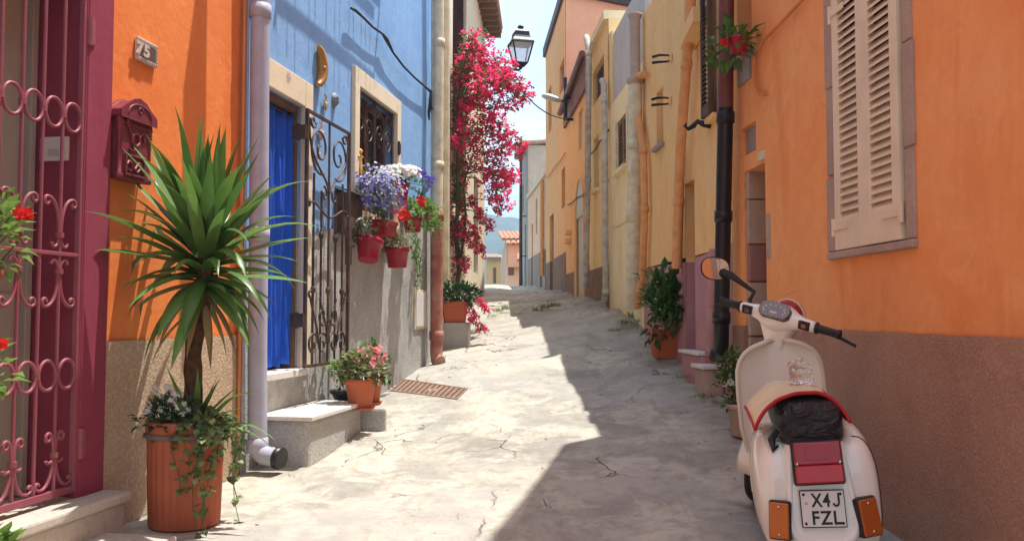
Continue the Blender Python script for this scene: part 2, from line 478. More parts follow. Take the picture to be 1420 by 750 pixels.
def flat_roof(W, s0, s1, z0, z1, depth, mat, root, n1=-.03, th=.12):
    m = MB()
    q = [W.pt(s0 + .01, z0 - th, -depth), W.pt(s1 - .01, z1 - th, -depth), W.pt(s1 - .01, z1 - th, n1), W.pt(s0 + .01, z0 - th, n1)]
    m.box8(q + [p + V((0, 0, th * .8)) for p in q])
    return m.build('roof', mat, root)

def tiled_roof(W, s0, s1, z, depth, over, rise, root, mat='tile', pitch=.2):
    """rows of half-round clay tiles running from ridge to eave"""
    m = MB()
    q = [W.pt(s0, z, over - .02), W.pt(s1, z, over - .02), W.pt(s1, z + rise, -depth), W.pt(s0, z + rise, -depth)]
    m.box8(q + [p + V((0, 0, .05)) for p in q])
    k = s0 + pitch / 2
    while k < s1:
        rings = []
        for j in range(9):
            t = j / 8
            nn = over * (1 - t) - depth * t; zz = z + rise * t + .055
            for dd in (0, 1):
                if j == 8 and dd: break
                n2 = nn - (over + depth) / 8 * .96 * dd
                z2 = zz + rise / 8 * .96 * dd - (.018 * dd)
                rings.append([W.pt(k + pitch * .47 * math.cos(a), z2 + .075 * math.sin(a), n2) for a in [PI * x / 6 for x in range(7)]])
        m.ring_loft(rings, cap=False, close=False, smooth=False)
        k += pitch
    o = m.build('roof', K[mat], root, solid=.014)
    return o

def pipe(root, name, pts, r, mat, collars=(), clamp=True, W=None, n=14):
    m = MB(); m.tube(pts, r, n)
    o = m.build(name, K[mat], root)
    for c in collars:
        c = V(c)
        k = min(range(len(pts)), key=lambda i: (V(pts[i]) - c).length)
        a = V(pts[max(k - 1, 0)]); b = V(pts[min(k + 1, len(pts) - 1)])
        d = (b - a).normalized()
        cm = MB(); cm.tube([c - d * r * .75, c - d * r * .72, c + d * r * .72, c + d * r * .75], [r * 1.0, r * 1.16, r * 1.16, r * 1.0], n)
        cm.build('pipe_collar', K[mat], o)
    return o

def wpts(W, lst, n):
    """points on a wall from pixels: (px, py) at distance n from the wall"""
    return [W.pt(*W.hit(a, b, n), n) for a, b in lst]

def spiral(c, r0, r1, a0, a1, m=26):
    return [(c[0] + (r0 + (r1 - r0) * k / m) * math.cos(a0 + (a1 - a0) * k / m), c[1] + (r0 + (r1 - r0) * k / m) * math.sin(a0 + (a1 - a0) * k / m)) for k in range(m + 1)]

def bez(p0, p1, p2, p3, m=14):
    r = []
    for k in range(m + 1):
        t = k / m
        r.append(tuple((1 - t) ** 3 * a + 3 * (1 - t) ** 2 * t * b + 3 * (1 - t) * t * t * c + t ** 3 * d for a, b, c, d in zip(p0, p1, p2, p3)))
    return r

def louvres(mb, W, s0, s1, z0, z1, n, step=.045, th=.008, dep=.03):
    z = z0
    while z < z1 - step * .4:
        q = [W.pt(s0, z, n + dep / 2), W.pt(s1, z, n + dep / 2), W.pt(s1, z + step * 1.12, n - dep / 2), W.pt(s0, z + step * 1.12, n - dep / 2)]
        mb.box8(q + [p + V((0, 0, th)) for p in q])
        z += step

def shutter_leaf(root, W, s0, s1, z0, z1, n, mat, hinge_s, fr=.075, name='shutter', step=.05, rails=(), hinges=True):
    """louvred leaf standing n off the wall, 4 cm thick"""
    t = .02
    m = MB()
    for a, b, c, d in ((s0, s0 + fr, z0, z1), (s1 - fr, s1, z0, z1), (s0 + fr, s1 - fr, z1 - fr * 1.2, z1), (s0 + fr, s1 - fr, z0, z0 + fr * 2.2)):
        m.wbox(W, a, b, c, d, n - t, n + t)
    for zc in rails: m.wbox(W, s0 + fr, s1 - fr, zc - fr * .6, zc + fr * .6, n - t + .001, n + t - .001)
    o = m.build(name, K[mat], root, bevel=.004)
    lm = MB(); louvres(lm, W, s0 + fr - .004, s1 - fr + .004, z0 + fr * 2.2, z1 - fr * 1.2 - step * .3, n, step, dep=.034)
    lm.build('slats', K[mat], o)
    if hinges:
        for zc in (z0 + .13, z1 - .16):
            h = MB()
            sg = 1 if hinge_s > (s0 + s1) / 2 else -1
            h.wbox(W, min(hinge_s, hinge_s - sg * .17), max(hinge_s, hinge_s - sg * .17), zc - .018, zc + .018, n + t + .001, n + t + .009)
            h.tube([W.pt(hinge_s + sg * .012, zc - .05, n + t), W.pt(hinge_s + sg * .012, zc + .05, n + t)], .014, 8)
            h.build('hinge', K[mat], o, bevel=.002)
    return o

# ================================================================== ORANGE HOUSE WITH IRON GATE (left, nearest)
A0, A1 = -3.0, LW.s(333)
oh = thing('orange_house', LW.pt(A1 - 1.2, .1), 'sunlit orange house with maroon door surround and maroon iron gate', 'house')
g_s1 = LW.s(107); g_s0 = g_s1 - 1.05
g_z0 = LW.z(100, 690); g_z1 = 2.85
HOLE = (g_s0, g_s1, g_z0, g_z1, .27)
dzc = (LW.z(140, 472) + LW.z(318, 466)) / 2; dz = dzc - .04; dzt = lambda s: dzc + .007 * noise.noise(V((s * 9, 1, 1))) + .006 * noise.noise(V((s * 31, 5, 1)))
UP = (A1 - 1.9, A1 - .75, 4.6, 6.0, .2)
facade(MB(), LW, A0, A1, dz, 7.2, [HOLE, UP], seed=1.5).build('wall', K['orange_l'], oh)
m = MB(); shell(m, LW, A0, A1, -.4, 7.2, 7.2, 5); m.build('side_wall', K['orange_l'], oh)
facade(MB(), LW, A0, A1, -.3, dzt, [HOLE], seed=4.5, n=.018, amp=.012, res=.05).build('dado', K['stucco_beige'], oh)
tiled_roof(LW, A0, A1, 7.2, 5, .35, 1.2, oh)
# maroon surround band, proud of the wall, and maroon reveals
bw = LW.s(142) - g_s1
m = MB()
m.wbox(LW, g_s1, g_s1 + bw, g_z0, g_z1 + bw, -.01, .028)
m.wbox(LW, g_s0 - bw, g_s0, g_z0, g_z1 + bw, -.01, .028)
m.wbox(LW, g_s0, g_s1, g_z1, g_z1 + bw, -.01, .027)
m.wbox(LW, g_s1 - .012, g_s1 - .001, g_z0, g_z1 - .001, -.27, .026)
m.wbox(LW, g_s0 + .001, g_s0 + .012, g_z0, g_z1 - .001, -.27, .026)
m.wbox(LW, g_s0 + .013, g_s1 - .013, g_z1 - .012, g_z1 - .001, -.27, .026)
m.build('door_surround', K['maroon'], oh, bevel=.006)
# pale door with raised panels, deep in the opening
m = MB(); m.wbox(LW, g_s0 + .02, g_s1 - .02, g_z0 + .01, g_z1 - .02, -.31, -.262)
dr = m.build('door', K['door_pale'], oh, bevel=.003)
m = MB()
for a, b, c, d in ((.08, .47, .12, .95), (.55, .94, .12, .95), (.08, .47, 1.1, 2.4), (.55, .94, 1.1, 2.4)):
    m.wbox(LW, g_s0 + a, g_s0 + b, g_z0 + c, g_z0 + d, -.262, -.246)
m.build('door_panel', K['door_pale'], dr, bevel=.008)
m = MB(); m.wbox(LW, g_s1 - .06, g_s1 - .021, g_z0 + .01, g_z1 - .02, -.262, -.225)
m.build('door_frame', K['door_pale'], dr, bevel=.004)
# intercom on the reveal (faces back down the street)
m = MB(); iz = 1.2 + (435 - 200) / 1200 * 4.0
m.wbox(LW, g_s1 - .03, g_s1 - .0125, iz - .06, iz + .055, -.20, -.05)
ic = m.build('intercom', K['white_plastic'], oh, bevel=.005)
m = MB(); m.wbox(LW, g_s1 - .034, g_s1 - .0301, iz - .035, iz - .005, -.15, -.09)
m.build('call_button', K['grey_metal'], ic)
# doorstep
m = MB(); m.wbox(LW, g_s0 - .35, g_s1 + bw + .02, g_z0 - .05, g_z0, .0, .17)
m.wbox(LW, g_s0 - .34, g_s1 + bw + .005, -.2, g_z0 - .051, .0, .145)
m.wbox(LW, g_s0, g_s1, g_z0 - .03, g_z0 + .004, -.3, -.001)
m.build('doorstep', K['slab'], oh, bevel=.012)
# iron gate: frame, bars with rings, lyre scrolls
gn = .005
gz0, gz1 = g_z0 + .03, g_z1 - .03
ga, gb = g_s0 + .02, g_s1 - .012
fr = MB()
for s in (ga, gb): fr.wbox(LW, s - .014, s + .014, gz0, gz1, gn - .012, gn + .016)
for z in (gz0 + .016, gz1 - .016): fr.wbox(LW, ga, gb, z - .016, z + .016, gn - .011, gn + .013)
zm = (LW.z(5, 345) + LW.z(95, 353)) / 2
fr.wbox(LW, ga, gb, zm - .009, zm + .009, gn - .010, gn + .012)
gt = fr.build('iron_gate', K['iron_maroon'], oh, bevel=.003)
sx = [LW.s(75, py=300), LW.s(47, py=300), LW.s(14, py=300)]
st = (gb - ga) / 8
bars = [gb - st * (k + 1) for k in range(7)]
zA = LW.z(50, 148); zB = LW.z(50, 522)
for s in bars:
    bm = MB()
    bm.tube([LW.pt(s, gz0, gn), LW.pt(s, gz1, gn)], .0085, 8)
    for z in (zA, zB): bm.tube([LW.pt(s, z - .013, gn), LW.pt(s, z + .013, gn)], .0165, 8)
    bm.build('bar', K['iron_maroon'], gt)
def scr(mb, pts, r, W=LW, n=gn, k=8): mb.tube([W.pt(a, b, n) for a, b in pts], r, k)
for k in range(8):
    c = gb - st * (k + .5)
    for z in (zA, zB):
        sc_ = MB(); sc_.tube([LW.pt(c + (st * .5 - .008) * math.cos(a), z + st * .52 * math.sin(a), gn + .004) for a in [2 * PI * q / 24 for q in range(24)]], .0085, 8, closed=True); sc_.build('ring', K['iron_maroon'], gt)
zt = LW.z(70, 296) - .0; z_bot = gz0 + .03
def lyre(cs, zb, up, h, w):
    """pair of C-scrolls springing from a collar on the bar at zb"""
    global sc_
    sc_ = MB()
    for sg in (1, -1):
        p = bez((cs + sg * .006, zb), (cs + sg * .006, zb + up * h * .55), (cs + sg * w * .25, zb + up * h), (cs + sg * w * .75, zb + up * h), 12)
        p += [(cs + sg * (w * .75 + x), zb + up * (h - y)) for x, y in spiral((.0, .022), .022, .008, -PI / 2, PI * 1.1, 14)][1:]
        scr(sc_, p, .008)
        q = bez((cs + sg * .006, zb - up * .01), (cs + sg * .01, zb - up * h * .35), (cs + sg * .05, zb - up * h * .4), (cs + sg * .052, zb - up * h * .2), 10)
        scr(sc_, q, .0075)
    sc_.tube([LW.pt(cs, zb - .012, gn), LW.pt(cs, zb + .012, gn)], .019, 8)
    sc_.build('scroll', K['iron_maroon'], gt)
for k in (0, 2, 4, 6):
    lyre(bars[k], zm + .085, 1, .17, st * .9)
    lyre(bars[k], zm - .08, -1, .16, st * .9)
    lyre(bars[k], gz0 + .19, 1, .10, st * .42)
    sc_ = MB()
    for sg in (1, -1):
        p = bez((bars[k] + sg * .006, gz0 + .19), (bars[k] + sg * .012, gz0 + .07), (bars[k] + sg * st * .5, gz0 + .03), (bars[k] + sg * st * .8, gz0 + .05), 12)
        p += [(bars[k] + sg * (st * .8 + x), gz0 + .05 + y + .018) for x, y in spiral((0, 0), .018, .006, -PI / 2, PI, 12)]
        scr(sc_, p, .008)
    sc_.build('scroll', K['iron_maroon'], gt)
for z in (gz0 + .22, 2.55):
    m = MB(); m.tube([LW.pt(gb + .022, z - .07, gn + .02), LW.pt(gb + .022, z + .07, gn + .02)], .016, 10)
    m.wbox(LW, gb + .012, gb + .05, z - .06, z + .06, gn + .012, gn + .03)
    m.build('hinge', K['iron_maroon'], gt)
# upper window above the frame; unseen board added to throw the slanted shadow
m = MB(); m.wbox(LW, UP[0], UP[1], UP[2], UP[3], -.2, -.16); uw = m.build('upper_window', K['glass_win'], oh)
so = LW.s(289, py=200) + .12
m = MB(); m.wbox(LW, so + .12, so + .16, 3.5, 5.2, .36, .62); m.build('shadow_board', K['wood_brown'], oh, bevel=.004)
m = MB(); m.wbox(LW, so - .9, so, 3.55, 5.1, -.001, .02); m.build('closed_shutter', K['wood_brown'], oh, bevel=.004)
# thin orange conduit and pale cable at the house corner
m = MB(); m.tube([LW.pt(A1 - .05, 0.35, .025), LW.pt(A1 - .05, 6.8, .025)], .013, 8); m.build('conduit', K['cable_orange'], oh)
m = MB(); m.tube([LW.pt(A1 - .012, 0.3, .03), LW.pt(A1 - .012, 6.8, .03)], .011, 8); m.build('conduit', K['pipe_lilac'], oh)

# ================================================================== BLUE HOUSE
B0, B1 = A1 + .003, LW.s(598)
bh = thing('blue_house', LW.pt((B0 + B1) / 2, .3), 'sky blue house with grey thrown dado, cream framed doorway and barred window', 'house')
d_s1 = LW.s(415); d_s0 = LW.s(352)
d_z1 = (LW.z(375, 121) + LW.z(414, 149)) / 2; d_z0 = (LW.z(374, 517) + LW.z(412, 511)) / 2
w_s0, w_s1 = LW.s(492), LW.s(545.5)
w_z1 = (LW.z(494, 119) + LW.z(544, 157)) / 2; w_z0 = w_z1 - 1.12
DH = (d_s0, d_s1, d_z0, d_z1, .26); WH = (w_s0, w_s1, w_z0, w_z1, .16)
qa, qb = (LW.s(430), LW.z(430, 324)), (LW.s(590), LW.z(590, 284))
dline = lambda s: qa[1] + (qb[1] - qa[1]) * (s - qa[0]) / (qb[0] - qa[0])
facade(MB(), LW, B0, B1, dline, 7.4, [DH, WH], seed=9.1).build('wall', K['blue'], bh)
m = MB(); shell(m, LW, B0, B1, -.4, 7.4, 7.4, 5); m.build('side_wall', K['blue'], bh)
facade(MB(), LW, B0, B1, -.3, dline, [DH, WH], seed=3.3, n=.022, amp=.014, res=.05).build('dado', K['stucco_grey'], bh)
tiled_roof(LW, B0, B1, 7.4, 5, .35, 1.2, bh)
sw = LW.s(429) - d_s1
sd = MB()
sd.wbox(LW, d_s1, d_s1 + sw * .75, d_z0, d_z1 + .20, -.02, .034)
sd.wbox(LW, d_s0, d_s1, d_z1, d_z1 + .20, -.02, .033)
sd.build('door_surround', K['surround'], bh, bevel=.006)
sw2 = (w_s0 - LW.s(486))
for nm_, q_ in (('window_jamb', (w_s0 - .12, w_s0, w_z0 - .1, w_z1 + .16, -.02, .034)), ('window_jamb', (w_s1, w_s1 + .12, w_z0 - .1, w_z1 + .16, -.02, .034)), ('window_lintel', (w_s0, w_s1, w_z1, w_z1 + .16, -.02, .033)), ('window_sill', (w_s0, w_s1, w_z0 - .1, w_z0, -.02, .06))):
    sd = MB(); sd.wbox(LW, *q_); sd.build(nm_, K['surround'], bh, bevel=.006)
# little painted flower on the door surround
m = MB()
for k in range(6):
    a = k * PI / 3; c = LW.hit(394, 107)
    m.add([LW.pt(c[0], c[1], .0365), LW.pt(c[0] + .03 * math.cos(a - .25), c[1] + .03 * math.sin(a - .25), .0365), LW.pt(c[0] + .045 * math.cos(a), c[1] + .045 * math.sin(a), .0365), LW.pt(c[0] + .03 * math.cos(a + .25), c[1] + .03 * math.sin(a + .25), .0365)], [(0, 1, 2, 3)])
m.build('painted_flower', K['pipe_lilac'], bh)
# dark brown door frame and the room behind the curtain
m = MB()
m.wbox(LW, d_s1 - .03, d_s1 - .001, d_z0, d_z1, -.12, -.03)
m.wbox(LW, d_s0 + .001, d_s0 + .03, d_z0, d_z1, -.12, -.03)
m.wbox(LW, d_s0 + .031, d_s1 - .031, d_z1 - .05, d_z1 - .001, -.12, -.03)
m.build('door_frame', K['wood_brown'], bh, bevel=.004)
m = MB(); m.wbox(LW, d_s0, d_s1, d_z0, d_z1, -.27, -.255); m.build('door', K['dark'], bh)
m = MB(); m.wbox(LW, d_s0 - .02, d_s1 + .015, d_z0 - .045, d_z0 + .003, -.26, .075); m.build('door_sill', K['marble'], bh, bevel=.006)
# window: dark glazed casement
m = MB(); m.wbox(LW, w_s0, w_s1, w_z0, w_z1, -.17, -.15); wd = m.build('window', K['dark'], bh)
m = MB()
mid = (w_s0 + w_s1) / 2
for a, b in ((w_s0 + .001, w_s0 + .06), (mid - .04, mid + .04), (w_s1 - .06, w_s1 - .001)): m.wbox(LW, a, b, w_z0, w_z1, -.15, -.10)
for z in (w_z0 + .001, w_z1 - .06): m.wbox(LW, w_s0 + .061, w_s1 - .061, z, z + .059, -.15, -.101)
m.build('window_frame', K['wood_red'], wd, bevel=.004)
# window grille
gm = MB(); nn = -.025
for s in (w_s0 + .012, mid - .018, mid + .018, w_s1 - .012): gm.tube([LW.pt(s, w_z0, nn), LW.pt(s, w_z1, nn)], .011, 6)
for z in (w_z0 + .012, w_z1 - .012): gm.tube([LW.pt(w_s0, z, nn), LW.pt(w_s1, z, nn)], .011, 6)
gr = gm.build('window_grille', K['iron_dark'], bh)
def wscr(p, r):
    q = MB(); scr(q, p, r, n=nn); q.build('scroll' if len(p) > 2 else 'bar', K['iron_dark'], gr)
ww = (mid - w_s0)
for h0 in (w_s0 + .02, mid + .02):
    hw = ww - .04; c = h0 + hw / 2
    for k in range(1, 4): 
        s = h0 + hw * k / 4
        wscr([(s, w_z0), (s, w_z0 + .55 + (.12 if k == 2 else 0))], .008)
    for sg in (1, -1):
        sp = [(c + sg * (.5 * hw * .45) + sg * x, w_z1 - .30 + y) for x, y in spiral((0, 0), hw * .24, .02, -PI * .55, PI * 2.2, 30)]
        wscr(sp, .008)
        wscr(bez((c, w_z0 + .62), (c + sg * .02, w_z0 + 1.5), (c + sg * hw * .5, w_z0 + .7), (c + sg * hw * .46, w_z1 - .03)), .008)
        sp = [(c + sg * hw * .3 + sg * x, w_z1 - .09 + y) for x, y in spiral((0, 0), .06, .015, PI, PI * 3.1, 20)]
        wscr(sp, .007)
        sp = [(c + sg * hw * .22 + sg * x, w_z0 + .42 + y) for x, y in spiral((0, 0), .07, .02, PI * .5, PI * 2.4, 20)]
        wscr(sp, .007)
for z in (w_z0 + .25, w_z1 - .35):
    m = MB(); m.wbox(LW, w_s1 - .005, w_s1 + .05, z - .05, z + .05, .035, .055); m.tube([LW.pt(w_s1 + .01, z - .07, .045), LW.pt(w_s1 + .01, z + .07, .045)], .014, 8)
    m.build('hinge', K['iron_dark'], gr)
# open iron door leaf, folded back against the wall
gn2 = .13
e0, e1 = LW.s(423, gn2), LW.s(482, gn2)
f0 = (LW.z(424, 511, gn2) + LW.z(480, 501, gn2)) / 2; f1 = (LW.z(424, 153, gn2) + LW.z(482, 179, gn2)) / 2
w = e1 - e0; h = f1 - f0
fm = MB()
for s in (e0, e1): fm.wbox(LW, s - .015, s + .015, f0, f1, gn2 - .012, gn2 + .012)
for z in (f0 + .012, f1 - .012): fm.wbox(LW, e0 + .016, e1 - .016, z - .012, z + .012, gn2 - .011, gn2 + .011)
ig = fm.build('iron_gate', K['iron_dark'], bh, bevel=.003)
tw = MB()
for k in range(5):
    s = e0 + w * (.16 + .17 * k)
    top = f1 - (.015 if k == 2 else h * .30 if k in (1, 3) else h * .24)
    bm = MB(); bm.tube([LW.pt(s, f0 + (.02 if k in (1, 2, 3) else .0), gn2), LW.pt(s, top, gn2)], .0095, 6)
    for zz in ((.52,) if k in (1, 3) else (.30,)):
        z = f0 + h * zz
        bm.tube([LW.pt(s, z - .03, gn2), LW.pt(s, z - .015, gn2), LW.pt(s, z, gn2), LW.pt(s, z + .015, gn2), LW.pt(s, z + .03, gn2)], [.009, .018, .021, .018, .009], 8)
    bm.build('bar', K['iron_dark'], ig)
cs = (e0 + e1) / 2
def gscr(p, r=.009):
    gs = MB(); gs.tube([LW.pt(a, b, gn2 + .003) for a, b in p], r, 6); gs.build('scroll', K['iron_dark'], ig)
for sg in (1, -1):
    gscr([(cs + sg * w * .22 + sg * x, f1 - .26 + y) for x, y in spiral((0, 0), w * .23, .022, -PI * .62, PI * 2.4, 36)])
    gscr(bez((cs + sg * .01, f1 - h * .30), (cs + sg * .02, f1 - h * .22), (cs + sg * w * .5, f1 - h * .22), (cs + sg * w * .46, f1 - .06)))
    gscr([(cs + sg * w * .38 + sg * x, f1 - .075 + y) for x, y in spiral((0, 0), .055, .015, PI, PI * 3, 18)])
    gscr([(cs + sg * w * .12 + sg * x, f1 - h * .31 + y) for x, y in spiral((0, 0), .06, .018, PI * .5, PI * 2.3, 18)])
    # S curve across the middle
    gscr(bez((cs + sg * w * .02, f0 + h * .60), (cs + sg * w * .25, f0 + h * .62), (cs + sg * w * .30, f0 + h * .66), (cs + sg * w * .44, f0 + h * .64)))
    gscr([(cs + sg * w * .44 + sg * x, f0 + h * .63 + y + .01) for x, y in spiral((0, 0), .032, .01, PI * .5, -PI * 1.1, 14)])
    # lyres at the foot
    for q in (.13, .34):
        gscr([(cs + sg * w * q + sg * x, f0 + h * .085 + y) for x, y in spiral((0, 0), w * .115, .02, PI * .9, -PI * 1.4, 26)])
        gscr(bez((cs + sg * w * (q - .11), f0 + h * .09), (cs + sg * w * (q - .12), f0 + h * .16), (cs + sg * w * q, f0 + h * .2), (cs + sg * w * (q + .06), f0 + h * .27)))
    gscr([(cs + sg * w * .40 + sg * x, f0 + h * .28 + y) for x, y in spiral((0, 0), .045, .012, PI, -PI * .9, 18)])
    gscr([(cs + sg * w * .13 + sg * x, f0 + h * .20 + y) for x, y in spiral((0, 0), w * .10, .02, -PI * .9, PI * 1.3, 22)])
for z in (f0 + .35, f1 - .18):
    m = MB(); m.tube([LW.pt(e0 - .03, z - .06, .075), LW.pt(e0 - .03, z + .06, .075)], .017, 8); m.wbox(LW, e0 - .045, e0 - .005, z - .05, z + .05, .03, gn2 + .006)
    m.build('hinge', K['iron_dark'], ig)
m = MB(); m.wbox(LW, e1 - .02, e1 + .05, f0 + h * .42, f0 + h * .58, gn2 - .02, gn2 + .016); m.tube([LW.pt(e1 + .02, f0 + h * .5, gn2), LW.pt(e1 + .02, f0 + h * .5, gn2 + .06), LW.pt(e1 - .05, f0 + h * .5, gn2 + .065)], .008, 6)
m.build('lock', K['iron_dark'], ig, bevel=.003)
# white meter hatch in the dado
mh = (LW.s(572), LW.s(589), LW.z(580, 456), LW.z(580, 402))
m = MB(); m.wbox(LW, mh[0], mh[1], mh[2], mh[3], .0, .03); hb = m.build('meter_hatch', K['pipe_cream'], bh, bevel=.004)
m = MB(); m.wbox(LW, mh[0] + .03, mh[1] - .03, mh[2] + .03, mh[3] - .03, .031, .037); m.build('hatch_door', K['white_plastic'], hb, bevel=.003)
# unseen overhang above the frame, its uneven pickets put in for their stripe shadows
bs0, bs1 = LW.s(400), LW.s(528)
m = MB(); m.wbox(LW, bs0, bs1, 4.62, 4.74, .0, .10); bl = m.build('unseen_balcony', K['concrete'], bh, bevel=.01)
m = MB()
k = bs0
while k < bs1:
    m.tube([LW.pt(k, 4.42 + .12 * math.sin(k * 9), .30), LW.pt(k, 5.4, .30)], .006, 6); k += random.uniform(.10, .34)
for z in (4.75, 5.4): m.tube([LW.pt(bs0, z, .30), LW.pt(bs1, z, .30)], .018, 6)
for s in (bs0, bs1): m.tube([LW.pt(s, 4.7, .05), LW.pt(s, 4.75, .34)], .018, 6)
m.build('shadow_railing', K['iron_dark'], bl)
# lilac rain pipe with its shoe at the foot
n_p = .10
pts = wpts(LW, [(361, -150), (361, 0), (360, 120), (359, 300), (357, 480), (357, 600)], n_p)
foot = pts[-1]
pts += [foot + V((0, 0, -.08)), foot + V((.012, -.005, -.115)), foot + V((.05, -.02, -.14)), foot + V((.15, -.055, -.152))]
dp = pipe(bh, 'drainpipe', pts, .062, 'pipe_lilac', [pts[1] + V((0, 0, -.08)), pts[3] + V((0, 0, -.12)), pts[-4]])
m = MB(); e = pts[-1]; d = (pts[-1] - pts[-2]).normalized()
m.tube([e - d * .01, e + d * .028, e + d * .03, e + d * .0301], [.071, .071, .064, .001], 14); m.build('pipe_mouth', K['pipe_black'], dp)
m = MB(); m.wbox(LW, B0 + .02, B0 + .18, 4.0, 4.06, .0, .18); m.build('clamp', K['pipe_lilac'], dp)

# ================================================================== CREAM HOUSE beyond it
C0, C1 = LW2.s(600), LW2.s(672)
ch = thing('cream_house', LW2.pt((C0 + C1) / 2, 1.0), 'tall cream house behind the magenta bougainvillea with tiled eaves', 'house')
ez = LW2.z(672, 24, .35) + 1.5
cw_a = (LW2.s(627), LW2.s(646), 2.9, LW2.z(636, -10) + .6, .1)
cw_b = (LW2.s(657), LW2.s(663), 2.0, 3.9, .12)
cdoor = (LW2.s(627), LW2.s(641), .6, 2.55, .12)
facade(MB(), LW2, C0, C1, 1.55, ez, [cw_a, cdoor, cw_b], seed=2.4, res=.3).build('wall', K['cream'], ch)
facade(MB(), LW2, C0, C1, .1, 1.55, [cdoor], seed=2.9, n=.012, res=.2, amp=.01).build('dado', K['concrete'], ch)
m = MB(); shell(m, LW2, C0, C1, 0, ez, ez, 6); m.build('side_wall', K['cream'], ch)
tiled_roof(LW2, C0 - .1, C1 + .15, ez, 6, .40, 1.6, ch, pitch=.19)
k = C0 + .1
while k < C1 + .1:
    m = MB(); m.wbox(LW2, k, k + .09, ez - .11, ez - .003, -.05, .36); k += .38; m.build('rafter_end', K['wood_brown'], ch)
m = MB(); m.wbox(LW2, cw_a[0], cw_a[1], cw_a[2], cw_a[3], -.10, -.06); wa = m.build('window', K['wood_red'], ch)
m = MB(); louvres(m, LW2, cw_a[0] + .05, cw_a[1] - .05, cw_a[2] + .05, cw_a[3] - .05, -.045, .07); m.build('slats', K['wood_red'], wa)
m = MB(); m.wbox(LW2, cdoor[0], cdoor[1], cdoor[2], cdoor[3], -.12, -.07); m.build('door', K['wood_red'], ch)
m = MB(); m.wbox(LW2, cw_b[0], cw_b[1], cw_b[2], cw_b[3], -.12, -.07); m.build('window', K['glass_win'], ch)
pts = wpts(LW2, [(608, -120), (608, 60), (607, 230), (606, 300)], .10)
pipe(ch, 'drainpipe', pts, .065, 'pipe_cream', [pts[1], pts[2]])
q = pts[-1]; gq = gz(q.x, q.y)
pts = [q, q + V((0, 0, -.4)), V((q.x, q.y, gq + .12)), V((q.x + .01, q.y - .02, gq + .04)), V((q.x + .05, q.y - .07, gq + .02))]
pipe(ch, 'downpipe_foot', pts, .072, 'pipe_rust', [pts[0], pts[2] + V((0, 0, .2))])
pts = wpts(LW2, [(600.5, -100), (600, 100), (599, 300), (599, 470)], .035)
pipe(ch, 'conduit', pts, .02, 'pipe_cream', n=8)
pts = wpts(LW2, [(619, -100), (618.5, 100), (618, 390)], .05)
pipe(ch, 'drainpipe', pts, .05, 'pipe_cream', [])
# ================================================================== RIGHT SIDE: ORANGE HOUSE WITH SHUTTERS
SUN_DX, SUN_DY = -.26, -.15
S_R = RW.s(1016)
oy = lambda s: RW.pt(s, 0).y
ro = thing('orange_house', RW.pt(4.0, .1), 'shaded orange house with cream louvred shutters above brown thrown dado', 'house')
dzr = 1.07; dzrt = lambda s: 1.108 + .008 * noise.noise(V((s * 8, 2, 1))) + .007 * noise.noise(V((s * 29, 7, 1)))
rtop = lambda s: min(7.75, 7.7 - 1.28 * (oy(s) - 5.25))  # unseen roof line; slope fitted to cast the diagonal shadow on the street
sh_s0, sh_s1 = RW.s(1258), RW.s(1164)
sh_z0 = (RW.z(1168, 343) + RW.z(1255, 328)) / 2; sh_z1 = sh_z0 + 1.5
SH = (sh_s0 - .02, sh_s1 + .02, sh_z0 - .02, sh_z1 + .02, .14)
dr_a, dr_b = RW.s(1063), RW.s(1034)
dr_z1 = RW.z(1050, 230)
DR = (dr_a, dr_b, -.2, dr_z1, .62)
SQ = (RW.s(1051), RW.s(1030), RW.z(1040, 212), RW.z(1040, 172), .05)
UW = (RW.s(1047), RW.s(1027), RW.z(1037, 72), RW.z(1037, 72) + 1.3, .16)
facade(MB(), RW, -4.0, S_R, dzr, rtop, [SH, DR, SQ, UW], seed=21.0).build('wall', K['orange_r'], ro)
facade(MB(), RW, -4.0, S_R, -.4, dzrt, [DR], seed=23.0, n=.02, amp=.012, res=.06).build('dado', K['stucco_brown'], ro)
m = MB(); shell(m, RW, -4.0, S_R, -.4, 7.0, rtop(S_R), 6); m.build('side_wall', K['orange_r'], ro)
m = MB()
for a, b in ((-4.0, 5.2), (5.2, S_R)):
    q = [RW.pt(a, rtop(a) - .14, -6), RW.pt(b, rtop(b) - .14, -6), RW.pt(b, rtop(b) - .14, -.03), RW.pt(a, rtop(a) - .14, -.03)]
    m.box8(q + [p + V((0, 0, .1)) for p in q])
m.build('roof', K['tile_old'], ro)
# window stones round the shutters
m = MB(); fw = .085
zc = [sh_z0 - .02, sh_z0 + .42, sh_z0 + .93, sh_z1 + .02]
for k in range(3):
    for a, b in ((SH[0] - fw - .012 * (k % 2), SH[0] + .002), (SH[1] - .002, SH[1] + fw + .02 * ((k + 1) % 2))):
        m.wbox(RW, a, b, zc[k] + .004, zc[k + 1] - .004, -.13, .010 + .003 * (k % 2))
m.wbox(RW, SH[0] - fw, SH[1] + fw, SH[3], SH[3] + .14, -.13, .012)
ws = m.build('window_stone', K['surround_mauve'], ro, bevel=.008)
m = MB(); m.wbox(RW, SH[0] - fw - .005, SH[1] + fw, SH[2] - .042, SH[2], -.13, .024)
m.build('window_sill', K['surround_mauve'], ro, bevel=.008)
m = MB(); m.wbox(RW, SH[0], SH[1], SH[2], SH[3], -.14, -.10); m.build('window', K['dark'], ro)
mid = (sh_s0 + sh_s1) / 2
sh_z0 -= .014
shutter_leaf(ro, RW, sh_s0, mid - .003, sh_z0, sh_z1, .005, 'shutter', sh_s0, step=.044)
shutter_leaf(ro, RW, mid + .003, sh_s1, sh_z0, sh_z1, -.002, 'shutter', sh_s1, step=.044)
